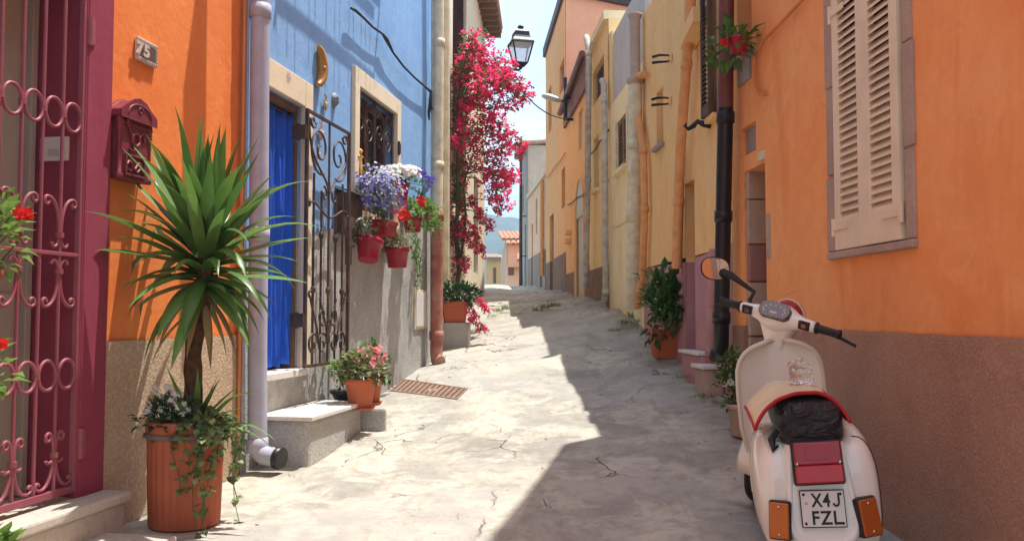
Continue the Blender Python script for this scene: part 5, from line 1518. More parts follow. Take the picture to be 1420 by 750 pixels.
m = MB(); flowers(m, t2 + V((-.06, 0, .08)), (.1, .1, .1), 18, .014, 5, clampW=LW); m.build('flowers', K['fl_white'], r2)
r3, t3 = hang(551, 357, .17, .24, .20, 'red pot with pale succulent rosettes hung lowest at the far side', tilt=.08)
m = MB(); bush(m, t3 + V((-.10, -.02, .06)), (.22, .14, .09), 420, .05, .026, clampW=LW); m.build('rosettes', K['leaf_bronze'], r3)
m = MB(); im2 = MB()
for k in range(7):
    b = t3 + V((.08 + .02 * k % .05, .05, 0)); pts = [b + V((.10 * math.sin(j * .25) + .012 * math.sin(j * 2 + k), .02 * k + .015 * math.cos(j + k), .32 - .42 * (j / 9) - .05 * k)) for j in range(10)]
    m.tube(pts, .0025, 4)
    for q in pts:
        for _ in range(2): leaf(im2, q + rv() * .02, rv() + V((0, 0, -.4)), .04, .026)
im2.build('trailing_leaves', K['leaf_light'], r3); m.build('trailing_stems', K['leaf'], r3)
r4, t4 = hang(556, 266, .19, .17, .17, 'narrow red pot of white blooms and violet petunias against blue wall')
m = MB(); bush(m, t4 + V((0, 0, .05)), (.15, .13, .06), 110, .05, .035, clampW=LW); m.build('foliage', K['leaf'], r4)
m = MB(); cw = LW.pt(*LW.hit(553, 241, .2), .2); flowers(m, cw, (.19, .13, .075), 190, .032, 5, .6, clampW=LW); flowers(m, cw, (.14, .1, .05), 80, .032, 5, .6, clampW=LW); m.build('white_flowers', K['fl_white'], r4)
m = MB()
for a, b in ((585, 240), (590, 246), (580, 238), (593, 255), (597, 250), (590, 262)):
    q = LW.pt(*LW.hit(a, b, .18), .18)
    for _ in range(5): flower(m, q + rv() * .03, V((.3, -1, .1)) + rv() * .5, .036, 5, .3)
m.build('violet_flowers', K['fl_purple'], r4)
m = MB(); stems(m, t4, [LW.pt(*LW.hit(a, b, .18), .18) for a, b in ((585, 242), (592, 258), (578, 250), (588, 268))], .005, .003)
m2 = MB(); bush(m2, LW.pt(*LW.hit(582, 258, .17), .17), (.11, .08, .08), 60, .05, .03, clampW=LW); m2.build('petunia_leaves', K['leaf'], r4); m.build('stems', K['leaf'], r4)
r5, t5 = hang(572, 312, .17, .2, .15, 'red pot hidden under bright green geranium leaves with red blooms')
m = MB(); cg = LW.pt(*LW.hit(580, 297, .20), .2); bush(m, cg, (.21, .17, .15), 430, .062, .045, clampW=LW); bush(m, LW.pt(*LW.hit(600, 312, .2), .2), (.1, .09, .07), 90, .06, .04, clampW=LW); m.build('foliage', K['leaf_light'], r5)
m = MB()
for a, b in ((559, 290), (562, 298), (556, 302), (583, 277), (586, 281), (561, 285)):
    q = LW.pt(*LW.hit(a, b, .30), .30)
    for _ in range(8): flower(m, q + rv() * .035, V((.3, -1, .3)) + rv() * .6, .027, 5, .4)
m.build('red_flowers', K['fl_red'], r5)
m = MB()
for a, b in ((592, 303), (547, 293), (594, 306)):
    q = LW.pt(*LW.hit(a, b, .28), .28)
    for _ in range(6): flower(m, q + rv() * .03, V((.3, -1, .3)) + rv() * .6, .027, 5, .4)
m.build('pink_flowers', K['fl_rose'], r5)
m = MB(); stems(m, t5, [cg + rv() * .12 for _ in range(10)]); m.build('stems', K['leaf'], r5)

# ------------------------------------------------------------------ drain grate
gp = [V((q.x, q.y, street_z(q.x, q.y))) for q in [ground(*q) for q in ((541, 540), (634, 551), (649, 536), (560, 525))]]
gc = sum(gp, V()) / 4
dgr = thing('drain_grate', gc, 'rusty iron drain grate let into the sunlit paving', 'drain')
m = MB(); up_ = V((0, 0, 1))
def bil(u, v, h): return gp[0].lerp(gp[1], u).lerp(gp[3].lerp(gp[2], u), v) + V((0, 0, h - .002))
for (u0, u1, v0, v1) in ((0, 1, 0, .06), (0, 1, .94, 1), (0, .025, .06, .94), (.975, 1, .06, .94)):
    m.box8([bil(u0, v0, -.05), bil(u1, v0, -.05), bil(u1, v1, -.05), bil(u0, v1, -.05), bil(u0, v0, .012), bil(u1, v0, .012), bil(u1, v1, .012), bil(u0, v1, .012)])
m.build('frame', K['rust'], dgr)
m = MB()
for k in range(13):
    u0 = .04 + k * .072; u1 = u0 + .05
    m.box8([bil(u0, .06, -.03), bil(u1, .06, -.03), bil(u1, .94, -.03), bil(u0, .94, -.03), bil(u0, .06, .009), bil(u1, .06, .009), bil(u1, .94, .009), bil(u0, .94, .009)])
m.build('bars', K['rust'], dgr)
m = MB(); m.quad(bil(.02, .03, .006), bil(.98, .03, .006), bil(.98, .97, .006), bil(.02, .97, .006)); m.build('pit_shade', K['dark'], dgr)  # flat dark sheet over the paving in place of a shaded hollow

# ------------------------------------------------------------------ bougainvillea and planter
G = ground(629, 483)
bp = V((-.74, 11.25, 0)); zp = P(630, 447, 11.25).z
pn = MB(); pn.box(bp.x - .18, bp.x + .19, 11.03, 11.55, gz(bp.x, 11.2) - .1, zp); tag(pn.build('stone_plinth', K['concrete'], bevel=.025), 'rough concrete plinth under the square planter', 'plinth')
pr = thing('planter_box', V((bp.x, 11.22, zp)), 'square terracotta planter with dark green plant on the concrete plinth', 'planter')
m = MB(); rg = []
for zz, k in ((0, .13), (.01, .135), (.20, .158), (.205, .172), (.27, .175), (.27, .16), (.24, .155)): rg.append([V((bp.x + x * k, 11.22 + y * k, zp + zz)) for x, y in ((-1, -.85), (-.85, -1), (.85, -1), (1, -.85), (1, .85), (.85, 1), (-.85, 1), (-1, .85))])
m.ring_loft(rg); m.build('pot', K['terracotta'], pr, bevel=.004)
m = MB(); bush(m, V((bp.x + .07, 11.2, zp + .36)), (.28, .22, .13), 520, .075, .05); m.build('foliage', K['leaf_dark'], pr)
m = MB(); stems(m, (bp.x, 11.22, zp + .25), [V((bp.x + .07, 11.2, zp + .36)) + rv() * .13 for _ in range(12)], .008, .004); m.build('stems', K['twig'], pr)
bo = thing('bougainvillea', V((bp.x - .02, 11.7, gz(bp.x, 11.7))), 'magenta bougainvillea cascading down the cream house wall', 'climbing plant')
lat = lambda x, y: P(590 + x / 3, y / 3, 12.3)
lat2 = lambda x, y: P(590 + x / 2.677, 200 + y / 2.677, 12.1)
bl_ = [(lat(x, y), r) for x, y, r in ((215, 165, 40), (180, 200, 45), (255, 215, 45), (320, 265, 45), (290, 320, 45), (370, 360, 40), (410, 400, 32), (350, 430, 32), (235, 290, 45), (165, 285, 40), (190, 375, 40), (260, 365, 45), (160, 440, 35), (225, 450, 42), (285, 465, 35), (300, 520, 35), (360, 560, 36), (390, 590, 26), (310, 590, 40), (230, 550, 40), (170, 530, 35), (150, 600, 35), (205, 620, 40), (280, 640, 36), (330, 690, 38), (290, 725, 36), (160, 690, 40), (130, 300, 22), (250, 410, 45), (325, 350, 45))]
bl_ += [(lat2(x, y), r) for x, y, r in ((300, 125, 34), (225, 100, 32), (255, 175, 34), (285, 225, 32), (205, 265, 30), (228, 290, 24), (130, 185, 30), (115, 255, 32), (110, 320, 34), (150, 320, 40), (180, 350, 34), (195, 385, 22), (130, 420, 26), (145, 445, 20), (175, 205, 14))]
trunk = MB(); base = V((bp.x - .04, 11.5, zp + .2))
spine = [base, lat2(125, 470), lat2(115, 350), lat2(118, 240), lat2(120, 120), lat(130, 560), lat(135, 420), lat(150, 300), lat(180, 210)]
spine = [base] + [V((p.x, p.y, p.z)) for p in spine[1:]]
def clampN(p, mn=.06):
    n_ = (p - LW2.o).dot(LW2.nv)
    return p + LW2.nv * (mn - n_) if n_ < mn else p
spine = [clampN(p, .07) for p in spine]
trunk.tube(spine, [.035, .032, .03, .027, .024, .021, .018, .014, .01], 8)
trunk.tube([base + V((.03, .05, 0)), clampN(lat2(135, 400)), clampN(lat2(150, 260)), clampN(lat2(140, 150)), clampN(lat(200, 640))], [.02, .018, .016, .014, .01], 7)
trunk.build('trunk', K['twig'], bo)
br, lf, tw_ = MB(), MB(), MB()
centres = []
for c, r in bl_:
    rad = r / 3 / 1200 * 12.2 * (1.05 if c.z > 2.6 else .85)
    c = clampN(c + V((0, random.uniform(-.35, .55), 0)), .10)
    near = min(spine, key=lambda p: (p - c).length + (.3 if p.z > c.z + .3 else 0))
    mid_ = near.lerp(c, .5) + V((0, 0, .10))
    tw_.tube([near, mid_, c], [.010, .007, .004], 5)
    for _ in range(int((25 if c.z > 2.6 else 17) * (r / 36) ** 2) + 5):
        q = c + rv() * rad * random.choice((1.1, 1.3, 1.7)) + V((0, 0, -.03 * random.random()))
        q = clampN(q, .04)
        out_ = (q - c).normalized()
        for _ in range(random.choice((6, 8, 9, 11))):
            f = q + rv() * .038
            leaf(br, f, rv() + out_ * .6 + V((.1, -.3, .1)), random.uniform(.032, .05), random.uniform(.032, .045), fold=.3)
    for _ in range(int(34 * (r / 36) ** 2) + 6):
        q = clampN(c + rv() * rad * 1.45, .03)
        leaf(lf, q, rv() + V((0, 0, -.2)), random.uniform(.05, .08), random.uniform(.035, .05))
for p in spine[1:]:
    bush(lf, p, (.12, .12, .25), 60, .065, .045, .1, clampW=LW2)
for _ in range(260):
    k = random.randrange(len(spine) - 1); p = spine[k].lerp(spine[k + 1], random.random()) + rv() * .14
    leaf(lf, clampN(p, .03), rv(), .07, .045)
# sprigs hanging beside the planter
for x, y in ((215, 600), (205, 590), (225, 615), (182, 640), (176, 655), (200, 680), (215, 688), (165, 625)):
    c = lat2(x, y) ; c = V((c.x, c.y, c.z)) * 1
    c = P(590 + x / 2.677, 200 + y / 2.677, 11.0)
    tw_.tube([V((bp.x + .18, 11.1, zp + .33)), V((c.x - .05, 11.0, c.z + .12)), c], .004, 4)
    for _ in range(9):
        q = c + rv() * .055
        for _ in range(6): leaf(br, q + rv() * .03, rv(), .034, .03, fold=.3)
    for _ in range(4): leaf(lf, c + rv() * .07, rv(), .05, .035)
br.build('bracts', K['bract'], bo); lf.build('leaves', K['leaf'], bo); tw_.build('branches', K['twig'], bo)
fp = MB()
for _ in range(34):
    a, b = random.uniform(640, 690), random.uniform(455, 478)
    g = ground(a, b); 
    if random.random() < .5: leaf(fp, g + V((0, 0, .02)), rv() * V((1, 1, .1)), .03, .028, fold=.3)
tag(fp.build('fallen_petals', K['bract'], kind='stuff'), 'scattered fallen magenta petals on the street')

# ------------------------------------------------------------------ lantern on the left, arm lamp on the right
Yl = 15.0; lc_ = P(722, 65, Yl); sc80 = Yl / 1200
ln = thing('street_lantern', V((lc_.x, Yl, P(722, 95, Yl).z)), 'black four sided street lantern on a wall bracket above the bougainvillea', 'street lamp')
zc_ = lambda py: P(722, py, Yl).z
def sq(mb, prof, rot=PI / 4 + .25):
    rings = [[V((lc_.x + r * 1.25 * math.cos(rot + PI / 2 * k), Yl + r * 1.25 * math.sin(rot + PI / 2 * k), zz)) for k in range(4)] for r, zz in prof]
    return mb.ring_loft(rings, smooth=False)
m = MB(); sq(m, [(.225, zc_(62)), (.215, zc_(59.5)), (.17, zc_(55)), (.15, zc_(52)), (.14, zc_(46)), (.10, zc_(43)), (.05, zc_(42))])
m.lathe([(.05, zc_(42)), (.04, zc_(40)), (.055, zc_(39)), (.06, zc_(38)), (.05, zc_(37)), (.03, zc_(36)), (.02, zc_(35))], (lc_.x, Yl, 0), 10); m.build('lantern_hood', K['iron_black'], ln)
fr_ = MB()
for k in range(4):
    a = PI / 4 + .25 + PI / 2 * k
    p0 = V((lc_.x + .205 * 1.25 * math.cos(a), Yl + .205 * 1.25 * math.sin(a), zc_(62))); p1 = V((lc_.x + .115 * 1.25 * math.cos(a), Yl + .115 * 1.25 * math.sin(a), zc_(88)))
    fr_.tube([p0, p1], .014, 4)
sq(fr_, [(.12, zc_(88)), (.125, zc_(89)), (.10, zc_(91)), (.03, zc_(94)), (.025, zc_(96))])
fr_.build('lantern_frame', K['iron_black'], ln)
m = MB(); sq(m, [(.198, zc_(62.5)), (.108, zc_(87.5))]); m.build('glass', glassmat('lantern_glass', (.85, .88, .88), .1, .35), ln)
m = MB(); wl = clampN(V((-.9, Yl + .1, zc_(94))), -.02)
wl = LW2.pt((V((0, Yl, 0)) - LW2.o).dot(LW2.d), zc_(93), -.02)
m.tube([V((lc_.x, Yl, zc_(95))), V((lc_.x - .03, Yl, zc_(97.5))), V((lc_.x - .12, Yl, zc_(97))), V((lc_.x - .24, Yl, zc_(94))), V((wl.x, wl.y, zc_(93)))], [.02, .022, .02, .02, .024], 8)
m.tube([V((lc_.x - .12, Yl, zc_(97))), V((lc_.x - .45, Yl, zc_(106))), V((wl.x, wl.y, zc_(118)))], .014, 6)
m.wbox(LW2, (wl - LW2.o).dot(LW2.d) - .06, (wl - LW2.o).dot(LW2.d) + .06, zc_(122), zc_(86), 0, .03)
m.build('bracket', K['iron_black'], ln)
Ym = RW.pt(RW.s(785, .15), 0).y
am = thing('arm_lamp', RW.pt(RW.s(784), P(785, 167, Ym).z, .1), 'pale street lamp head on a dark bracket at the apricot house corner', 'street lamp')
sm_ = RW.s(785, .15)
m = MB(); zq = lambda py: P(785, py, Ym).z
m.tube([RW.pt(sm_, zq(167), .15), RW.pt(sm_, zq(108), .15)], .035, 8)
for py in (166, 136): m.tube([RW.pt(sm_, zq(py), .0), RW.pt(sm_, zq(py), .14), RW.pt(sm_ - .2, zq(py), .16)], .028, 6)
hx = P(778, 141, Ym); m.tube([RW.pt(sm_, zq(138), .12), hx], .02, 6); m.build('bracket', K['iron_black'], am)
m = MB(); tip = P(751, 133, Ym); rings = []
ax = (tip - hx); L = ax.length; ax.normalize(); sd3 = ax.cross(V((0, 0, 1))).normalized(); upv = sd3.cross(ax)
for t, w_, h_ in ((-.02, .05, .03), (.05, .075, .05), (.3, .10, .075), (.6, .12, .08), (.85, .11, .06), (.97, .07, .035), (1, .02, .01)):
    rings.append([hx + ax * L * t + sd3 * w_ * math.cos(a) + upv * h_ * (math.sin(a) if math.sin(a) > 0 else math.sin(a) * .55) for a in [2 * PI * q / 14 for q in range(14)]])
m.ring_loft(rings); m.build('lamp_head', K['grey_metal'], am)
m = MB()
a, b = P(737, 146, 14.0), P(786, 166, Ym)
a = V((lc_.x - .2, Yl, zc_(105)))
m.tube([a.lerp(b, k / 10) + V((0, 0, -.18 * math.sin(PI * k / 10))) for k in range(11)], .012, 5); tag(m.build('overhead_cable', K['cable']), 'thin dark cable strung across the street to the arm lamp', 'cable')

# ================================================================== RIGHT SIDE OBJECTS
# clothes-line brackets on the ochre wall
def peg(px, py, label, curl=False):
    s, z = RW.hit(px + 9, py, .0)
    r = thing('wall_bracket', RW.pt(s, z, 0), label, 'bracket', None)
    if curl:
        m = MB(); m.tube([RW.pt(s, z, .0), RW.pt(s, z + .01, .06), RW.pt(s + .01, z + .035, .11), RW.pt(s + .02, z + .0, .14), RW.pt(s + .02, z - .03, .19), RW.pt(s + .02, z - .0, .22), RW.pt(s + .02, z + .02, .20)], [.03, .028, .022, .024, .018, .014, .008], 8); m.build('hook', K['iron_black'], r)
    else:
        for dz_ in (.035, -.03):
            m = MB(); m.tube([RW.pt(s, z + dz_ * .4, 0), RW.pt(s + .02, z + dz_, .03), RW.pt(s + .03, z + dz_ * 1.1, .12), RW.pt(s + .05, z + dz_ * .9 - .01, .19)], [.010, .010, .014, .016], 7); m.build('prong', K['iron_black'], r)
        m = MB(); m.wbox(RW, s - .04, s + .03, z - .04, z + .04, 0, .02); m.build('plate', K['ochre'], r, bevel=.004)
    return r
peg(922, 81, 'black two pronged bracket on the ochre wall, upper of the pair')
peg(921, 140, 'black two pronged bracket on the ochre wall just below its twin')
peg(976, 174, 'black curled hook under the dark louvred window of the ochre house', True)
# red flower pot at the upper window
s, z = RW.hit(1030, 62, .12)
c = RW.pt(s, z - .07, .15)
fpz = thing('window_flower_pot', c, 'small pot of green leaves with a red bloom at the upper window', 'flower pot')
pot_round(fpz, c, .055, .075, .12, 'pot_red')
fc = P(1013, 62, c.y); fc = V((fc.x, c.y, fc.z))
m = MB(); bush(m, fc, (.14, .14, .15), 80, .11, .055); m.build('foliage', K['leaf'], fpz)
m = MB()
for a, b in ((1004, 62), (1003, 56)):
    for _ in range(3): flower(m, P(a, b, c.y - .1) + rv() * .02, V((-.3, -1, .2)) + rv() * .5, .022, 5, .4)
m.build('flowers', K['fl_red'], fpz)
m = MB(); stems(m, c + V((0, 0, .1)), [fc + rv() * .12 for _ in range(14)]); m.build('stems', K['leaf'], fpz)
# steps
G2 = ground(978, 549); s2 = (G2 - RW.o).dot(RW.d); n2 = (G2 - RW.o).dot(RW.nv)
z2 = P(978, 507, G2.y).z
a0 = s2; a1 = s2 + .34; a2 = s2 + 1.0
n1_ = (P(941, 484, RW.pt(a2, 0).y) - RW.o).dot(RW.nv); z1_ = P(941, 484, RW.pt(a2, 0).y).z
st2 = thing('door_step', RW.pt(a0 + .2, z2 - .3, .2), 'mossy stone step block with thin pale slab nearest the scooter', 'step')
m = MB(); m.wbox(RW, a0, a1, 0, z2 - .03, 0, n2); m.build('block', K['jamb'], st2, bevel=.03)
m = MB(); m.wbox(RW, a0 - .03, a1 + .0, z2 - .0295, z2, 0, n2 + .03); m.build('slab', K['marble'], st2, bevel=.006)
st1 = thing('door_step', RW.pt(a1 + .3, z1_ - .3, .2), 'mauve painted step with pale slab at the ochre house door', 'step')
m = MB(); m.wbox(RW, a1 + .003, a2, 0, z1_ - .03, 0, n1_ - .03); m.build('block', K['mauve'], st1, bevel=.02)
m = MB(); m.wbox(RW, a1 + .003, a2 + .03, z1_ - .0295, z1_, 0, n1_); m.build('slab', K['marble'], st1, bevel=.006)
# planter with shrub
Gp = ground(941, 494); pcx = Gp + RW.nv * .10 + V((0, .12, -.02))
PK = 1.0
ps = thing('planter_box', pcx, 'square terracotta planter with a leafy shrub, cane and succulents by the mauve wall', 'planter')
m = MB(); rg = []; zz0 = pcx.z
for zz, k in ((0, .125), (.01, .13), (.23, .155), (.235, .165), (.29, .17), (.29, .155), (.25, .15)): rg.append([V((pcx.x + x * k, pcx.y + y * k, zz0 + zz)) for x, y in ((-1, -.85), (-.85, -1), (.85, -1), (1, -.85), (1, .85), (.85, 1), (-.85, 1), (-1, .85))])
rg = [[V((pcx.x + (p.x - pcx.x) * PK, pcx.y + (p.y - pcx.y) * PK, p.z)) for p in r_] for r_ in rg]
m.ring_loft(rg); m.build('pot', K['terracotta'], ps, bevel=.005)
kk_ = pcx.y / 1200
sc_c = lambda px, py: P(px + 2, py, pcx.y - .24)
m = MB(); bush(m, sc_c(924, 410), (.25, .22, .25), 620, .095, .045, .6, clampW=RW); bush(m, sc_c(940, 420), (.24, .2, .2), 220, .12, .055, .4, clampW=RW); m.build('shrub_leaves', K['leaf'], ps)
m = MB(); bush(m, sc_c(947, 412), (.22, .18, .22), 150, .13, .05, .3, clampW=RW); bush(m, sc_c(906, 462), (.08, .08, .07), 40, .09, .04, -.4); m.build('dark_leaves', K['leaf_dark'], ps)
m = MB(); bush(m, sc_c(940, 448), (.25, .17, .06), 360, .05, .034, .4); m.build('succulents', K['leaf_bronze'], ps)
m = MB(); stems(m, pcx + V((0, 0, .25)), [sc_c(930 + random.uniform(-25, 25), 420 + random.uniform(-30, 20)) for _ in range(14)], .009, .004); m.build('stems', K['twig'], ps)
m = MB(); m.tube([sc_c(957, 452), sc_c(960, 320 + 12)], .009, 6); m.build('cane', K['twig'], ps)
# jade plant in pot between step and scooter
Gj = ground(1033, 602)
jd = thing('potted_jade_plant', Gj, 'jade plant in a small brown pot between stone step and scooter', 'potted plant')
pot_round(jd, Gj + V((0, 0, -.01)), .09, .115, .22, 'jamb', .04)
jc = lambda px, py: P(px, py, Gj.y)
m = MB(); stems(m, Gj + V((0, 0, .2)), [jc(a, b) for a, b in ((1005, 500), (1015, 490), (1020, 505), (1008, 520), (1030, 510), (1000, 530), (1025, 530), (1035, 500))], .012, .006); m.build('stems', K['twig'], jd)
m = MB()
for a, b in ((1005, 500), (1015, 492), (1020, 505), (1008, 520), (1030, 510), (1003, 530), (1025, 530), (1035, 500), (1018, 520), (1022, 545), (1012, 556)):
    bush(m, jc(a, b), (.055, .055, .045), 34, .045, .03, .3, inner=.1)
m.build('leaves', K['leaf'], jd)
m = MB(); flowers(m, jc(1013, 533), (.03, .03, .03), 6, .03); m.build('flowers', K['fl_white'], jd)
# weeds growing in the joints
wd = MB()
def tuft(g, n, h):
    for _ in range(n):
        d = V((random.uniform(-1, 1), random.uniform(-1, 1), random.uniform(.3, 1.6)))
        leaf(wd, g + V((random.uniform(-.08, .08), random.uniform(-.08, .08), 0)), d, h * random.uniform(.5, 1.2), .012)
for a, b, n, h in ((868, 450, 50, .09), (880, 440, 60, .1), (892, 447, 40, .07), (853, 460, 40, .07), (905, 430, 50, .1), (895, 425, 50, .12), (690, 433, 60, .12), (700, 430, 60, .12), (755, 428, 80, .11), (770, 426, 60, .1), (745, 432, 50, .1), (560, 470, 10, .1), (950, 525, 30, .05), (975, 552, 40, .06), (1000, 560, 30, .05), (682, 440, 30, .08), (612, 497, 20, .06), (905, 447, 40, .08), (922, 468, 40, .08)):
    tuft(ground(a, b), n, h)
tag(wd.build('weeds', leafmat('weed_leaf', (.12, .19, .05), (.28, .33, .11), .3), kind='stuff'), 'tufts of weeds in the joints of the street')

gv = MB()
for _ in range(430):
    Y = random.uniform(3.6, 13) if random.random() < .75 else random.uniform(3.4, 7)
    xl, xr = left_x(Y), right_x(Y)
    t_ = random.choice((random.betavariate(6, 1.1), random.betavariate(9, 1.0), random.random(), random.betavariate(1.0, 12)))
    X = xl + .06 + (xr - xl - .12) * t_
    if noise.noise(V((X * 1.6, Y * 1.2, 11))) < -.05: continue
    if X - xl < .62 and Y < 7.3: continue
    r_ = random.choice((.003, .004, .005, .007, .010)) * random.uniform(.7, 1.2)
    gv.ellipsoid((X, Y, street_z(X, Y) + r_ * .25), (r_ * random.uniform(.8, 1.5), r_ * random.uniform(.8, 1.5), r_ * .7), 6, 4, Matrix.Rotation(random.random() * 6, 3, 'Z'), .12)
gv.build('gravel', stone('gravel_stone', (.34, .30, .25), (.5, .46, .4), 30, .3), kind='stuff')
# ================================================================== SCOOTER
K['paint'] = simple('cream_scooter_paint', (.85, .80, .71), .2, 0, .12, 4, .02, 50, .5, col2=(.66, .58, .46))
K['paint2'] = simple('cream_scooter_trim', (.70, .63, .52), .38, 0, .2, 5)
K['rubber'] = simple('black_rubber', (.018, .017, .018), .55, 0, .2, 9)
K['tyre'] = simple('tyre', (.022, .022, .022), .85, 0, .3, 12, .3, 60)
K['paint'].node_tree.nodes['Principled BSDF'].inputs['Coat Weight'].default_value = .5
K['chrome'] = simple('dull_chrome', (.6, .6, .6), .2, 1, .1, 5)
K['bag'] = None
def glossy_bag():
    t = NT('black_plastic_bag')
    n = t.noise(7, 5, .6, vec=t.mapping((1, .6, 2.2)), dist=2.2); n2 = t.noise(26, 4, .6, dist=1.2)
    nb = t.bump(n, 1.0, .05); nb = t.bump(n2, .5, .012, nb)
    return t.out((.010, .010, .012), .22, nb, spec=.6)
K['bag'] = glossy_bag()
K['cloth'] = simple('cream_saddle_cloth', (.74, .60, .38), .9, 0, .2, 6, .3, 220, .1)
K['trim'] = simple('red_trim', (.42, .012, .02), .7, 0, .2, 20, .3, 150)
def lens(name, a, b, ribs=220, axis=0):
    t = NT(name)
    w_ = t.n.new('ShaderNodeTexWave'); w_.inputs['Scale'].default_value = ribs / 6.28; w_.bands_direction = 'XYZ'[axis]
    t.link(t.tc.outputs['Object'], w_.inputs['Vector'])
    c = t.mix(a, b, t.noise(13, 3))
    t.out(c, .12, t.bump(w_.outputs['Fac'], .12, .001), spec=.35)
    t.b.inputs['Coat Weight'].default_value = .15
    return t.m
K['lens_red'] = lens('red_lens', (.26, .004, .010), (.38, .010, .016))
K['lens_red_light'] = lens('red_reflector', (.40, .008, .016), (.50, .014, .022), 420)
K['lens_amber'] = lens('amber_lens', (.42, .085, .008), (.60, .16, .015), 300, 2)
K['lens_amber_dark'] = lens('amber_lens_shade', (.34, .07, .012), (.44, .10, .015), 300, 2)
K['mirror'] = simple('mirror_glass', (.9, .9, .9), .03, 1, .0, 3)
K['mirror'].node_tree.nodes['Principled BSDF'].inputs['Roughness'].default_value = .03
for l_ in list(K['mirror'].node_tree.links):
    if l_.to_socket.name == 'Roughness': K['mirror'].node_tree.links.remove(l_)
K['dial'] = simple('dial_face', (.10, .06, .05), .25, 0, .4, 60, col2=(.30, .24, .2))
K['plate'] = simple('plate_white', (.72, .70, .64), .4, 0, .08, 5)

SR = V((1.225, 3.352, .055))
MS0 = Matrix.Translation(SR) @ Matrix.Rotation(math.radians(-11), 4, 'Z') @ Matrix.Rotation(math.radians(3.8), 4, 'X') @ Matrix.Rotation(math.radians(-5), 4, 'Y')
MS = MS0 @ Matrix.Diagonal((.9, 1, 1, 1))
MSI = MS.inverted()
O3 = V((0, 0, 0))
sct = thing('motor_scooter', SR, 'cream motor scooter parked against the orange wall, rear towards the viewer', 'scooter')
sct.rotation_euler = MS0.to_euler(); sct.scale = (.9, 1, 1)
ORG[sct] = O3
sct_things = []
def loose(name, label, cat):
    r = thing(name, SR, label, cat); r.rotation_euler = MS0.to_euler(); r.scale = (.9, 1, 1); ORG[r] = O3; return r
def sring(zt, zb, wt, wb, y0, k, n=32, e=.5, ys=0):
    r = []
    for q in range(n):
        a = 2 * PI * q / n; c_, s_ = math.cos(a), math.sin(a)
        x = math.copysign(abs(c_) ** e, c_); zz = math.copysign(abs(s_) ** e, s_)
        z = (zt + zb) / 2 + zz * (zt - zb) / 2
        w_ = wb + (wt - wb) * ((zz + 1) / 2)
        r.append(V((x * w_, y0 + k * (z - zb) + ys * x * x, z)))
    return r
KT = .20
m = MB()
m.ring_loft([sring(.685, .285, .085, .135, .012, KT), sring(.70, .27, .100, .152, .000, KT), sring(.712, .255, .112, .162, .008, KT), sring(.722, .245, .120, .168, .03, KT, ys=.0), sring(.735, .23, .128, .172, .10, KT * .9), sring(.74, .23, .135, .175, .35, .08), sring(.71, .24, .13, .16, .62, 0), sring(.55, .24, .11, .15, .76, -.1), sring(.36, .23, .12, .16, .84, -.1), sring(.29, .22, .15, .17, .90, 0)])
m.build('body', K['paint'], sct)
def ry(x, z, off=0): return V((x, KT * (z - .27) - off, z))
# side cowls
for sg in (-1, 1):
    m = MB(); rings = []
    for y_, rx, rz, cx_, cz_ in ((.052, .030, .12, .160, .40), (.058, .060, .182, .162, .405), (.075, .078, .206, .164, .415), (.12, .092, .222, .164, .425), (.20, .102, .23, .162, .435), (.32, .106, .23, .160, .44), (.46, .100, .21, .156, .445), (.58, .084, .17, .150, .44), (.68, .056, .11, .14, .42), (.72, .02, .04, .13, .41)):
        rings.append([V((sg * cx_ + rx * math.copysign(abs(math.cos(a)) ** .8, math.cos(a)), y_ + .10 * (rz * math.sin(a)), cz_ + rz * math.copysign(abs(math.sin(a)) ** .75, math.sin(a)))) for a in [2 * PI * q / 28 for q in range(28)]])
    m.ring_loft(rings); cw_ = m.build('cowl', K['paint'], sct)
    m = MB(); m.tube([V((sg * (cx_ + rx * .0), 0, 0)) * 0 + V((sg * (.162 + .106 * math.cos(a)), .27 + .001 * q, .45 + .227 * math.sin(a))) for q, a in enumerate([PI * k / 14 - PI * .05 for k in range(12)])], .004, 5)
    m.build('seam_trim', K['paint2'], cw_)
    m = MB(); rr_ = rings[3]; m.tube([p + V((sg * .0005, 0, 0)) for p in rr_[21:] + rr_[:8] if p.x * sg > .13], .0032, 5); m.build('panel_gap', K['rubber'], cw_)
    # indicator
    xi = sg * .176; zi = .362; tl = -sg * .05
    M2 = Matrix.Translation(V((xi, .034, zi))) @ Matrix.Rotation(-sg * .32 * -1, 4, 'Z') @ Matrix.Rotation(-.16, 4, 'X') @ Matrix.Rotation(tl, 4, 'Y')
    m = MB(); m.box(-.046, .046, -.022, .06, -.074, .074); m.xform(M2); ii = m.build('indicator', K['rubber'], sct, bevel=.008)
    m = MB(); m.box(-.041, .041, -.036, -.0215, -.068, .068); m.xform(M2); m.build('lens', K['lens_amber' if sg < 0 else 'lens_amber_dark'], ii, bevel=.007, seg=3)
    for zz in (.052, -.052):
        m = MB(); m.lathe([(.006, 0), (.006, .003), (.001, .004)], (0, 0, 0), 8); m.xform(M2 @ Matrix.Translation(V((0, -.036, zz))) @ Matrix.Rotation(PI / 2, 4, 'X')); m.build('screw', K['chrome'], ii)
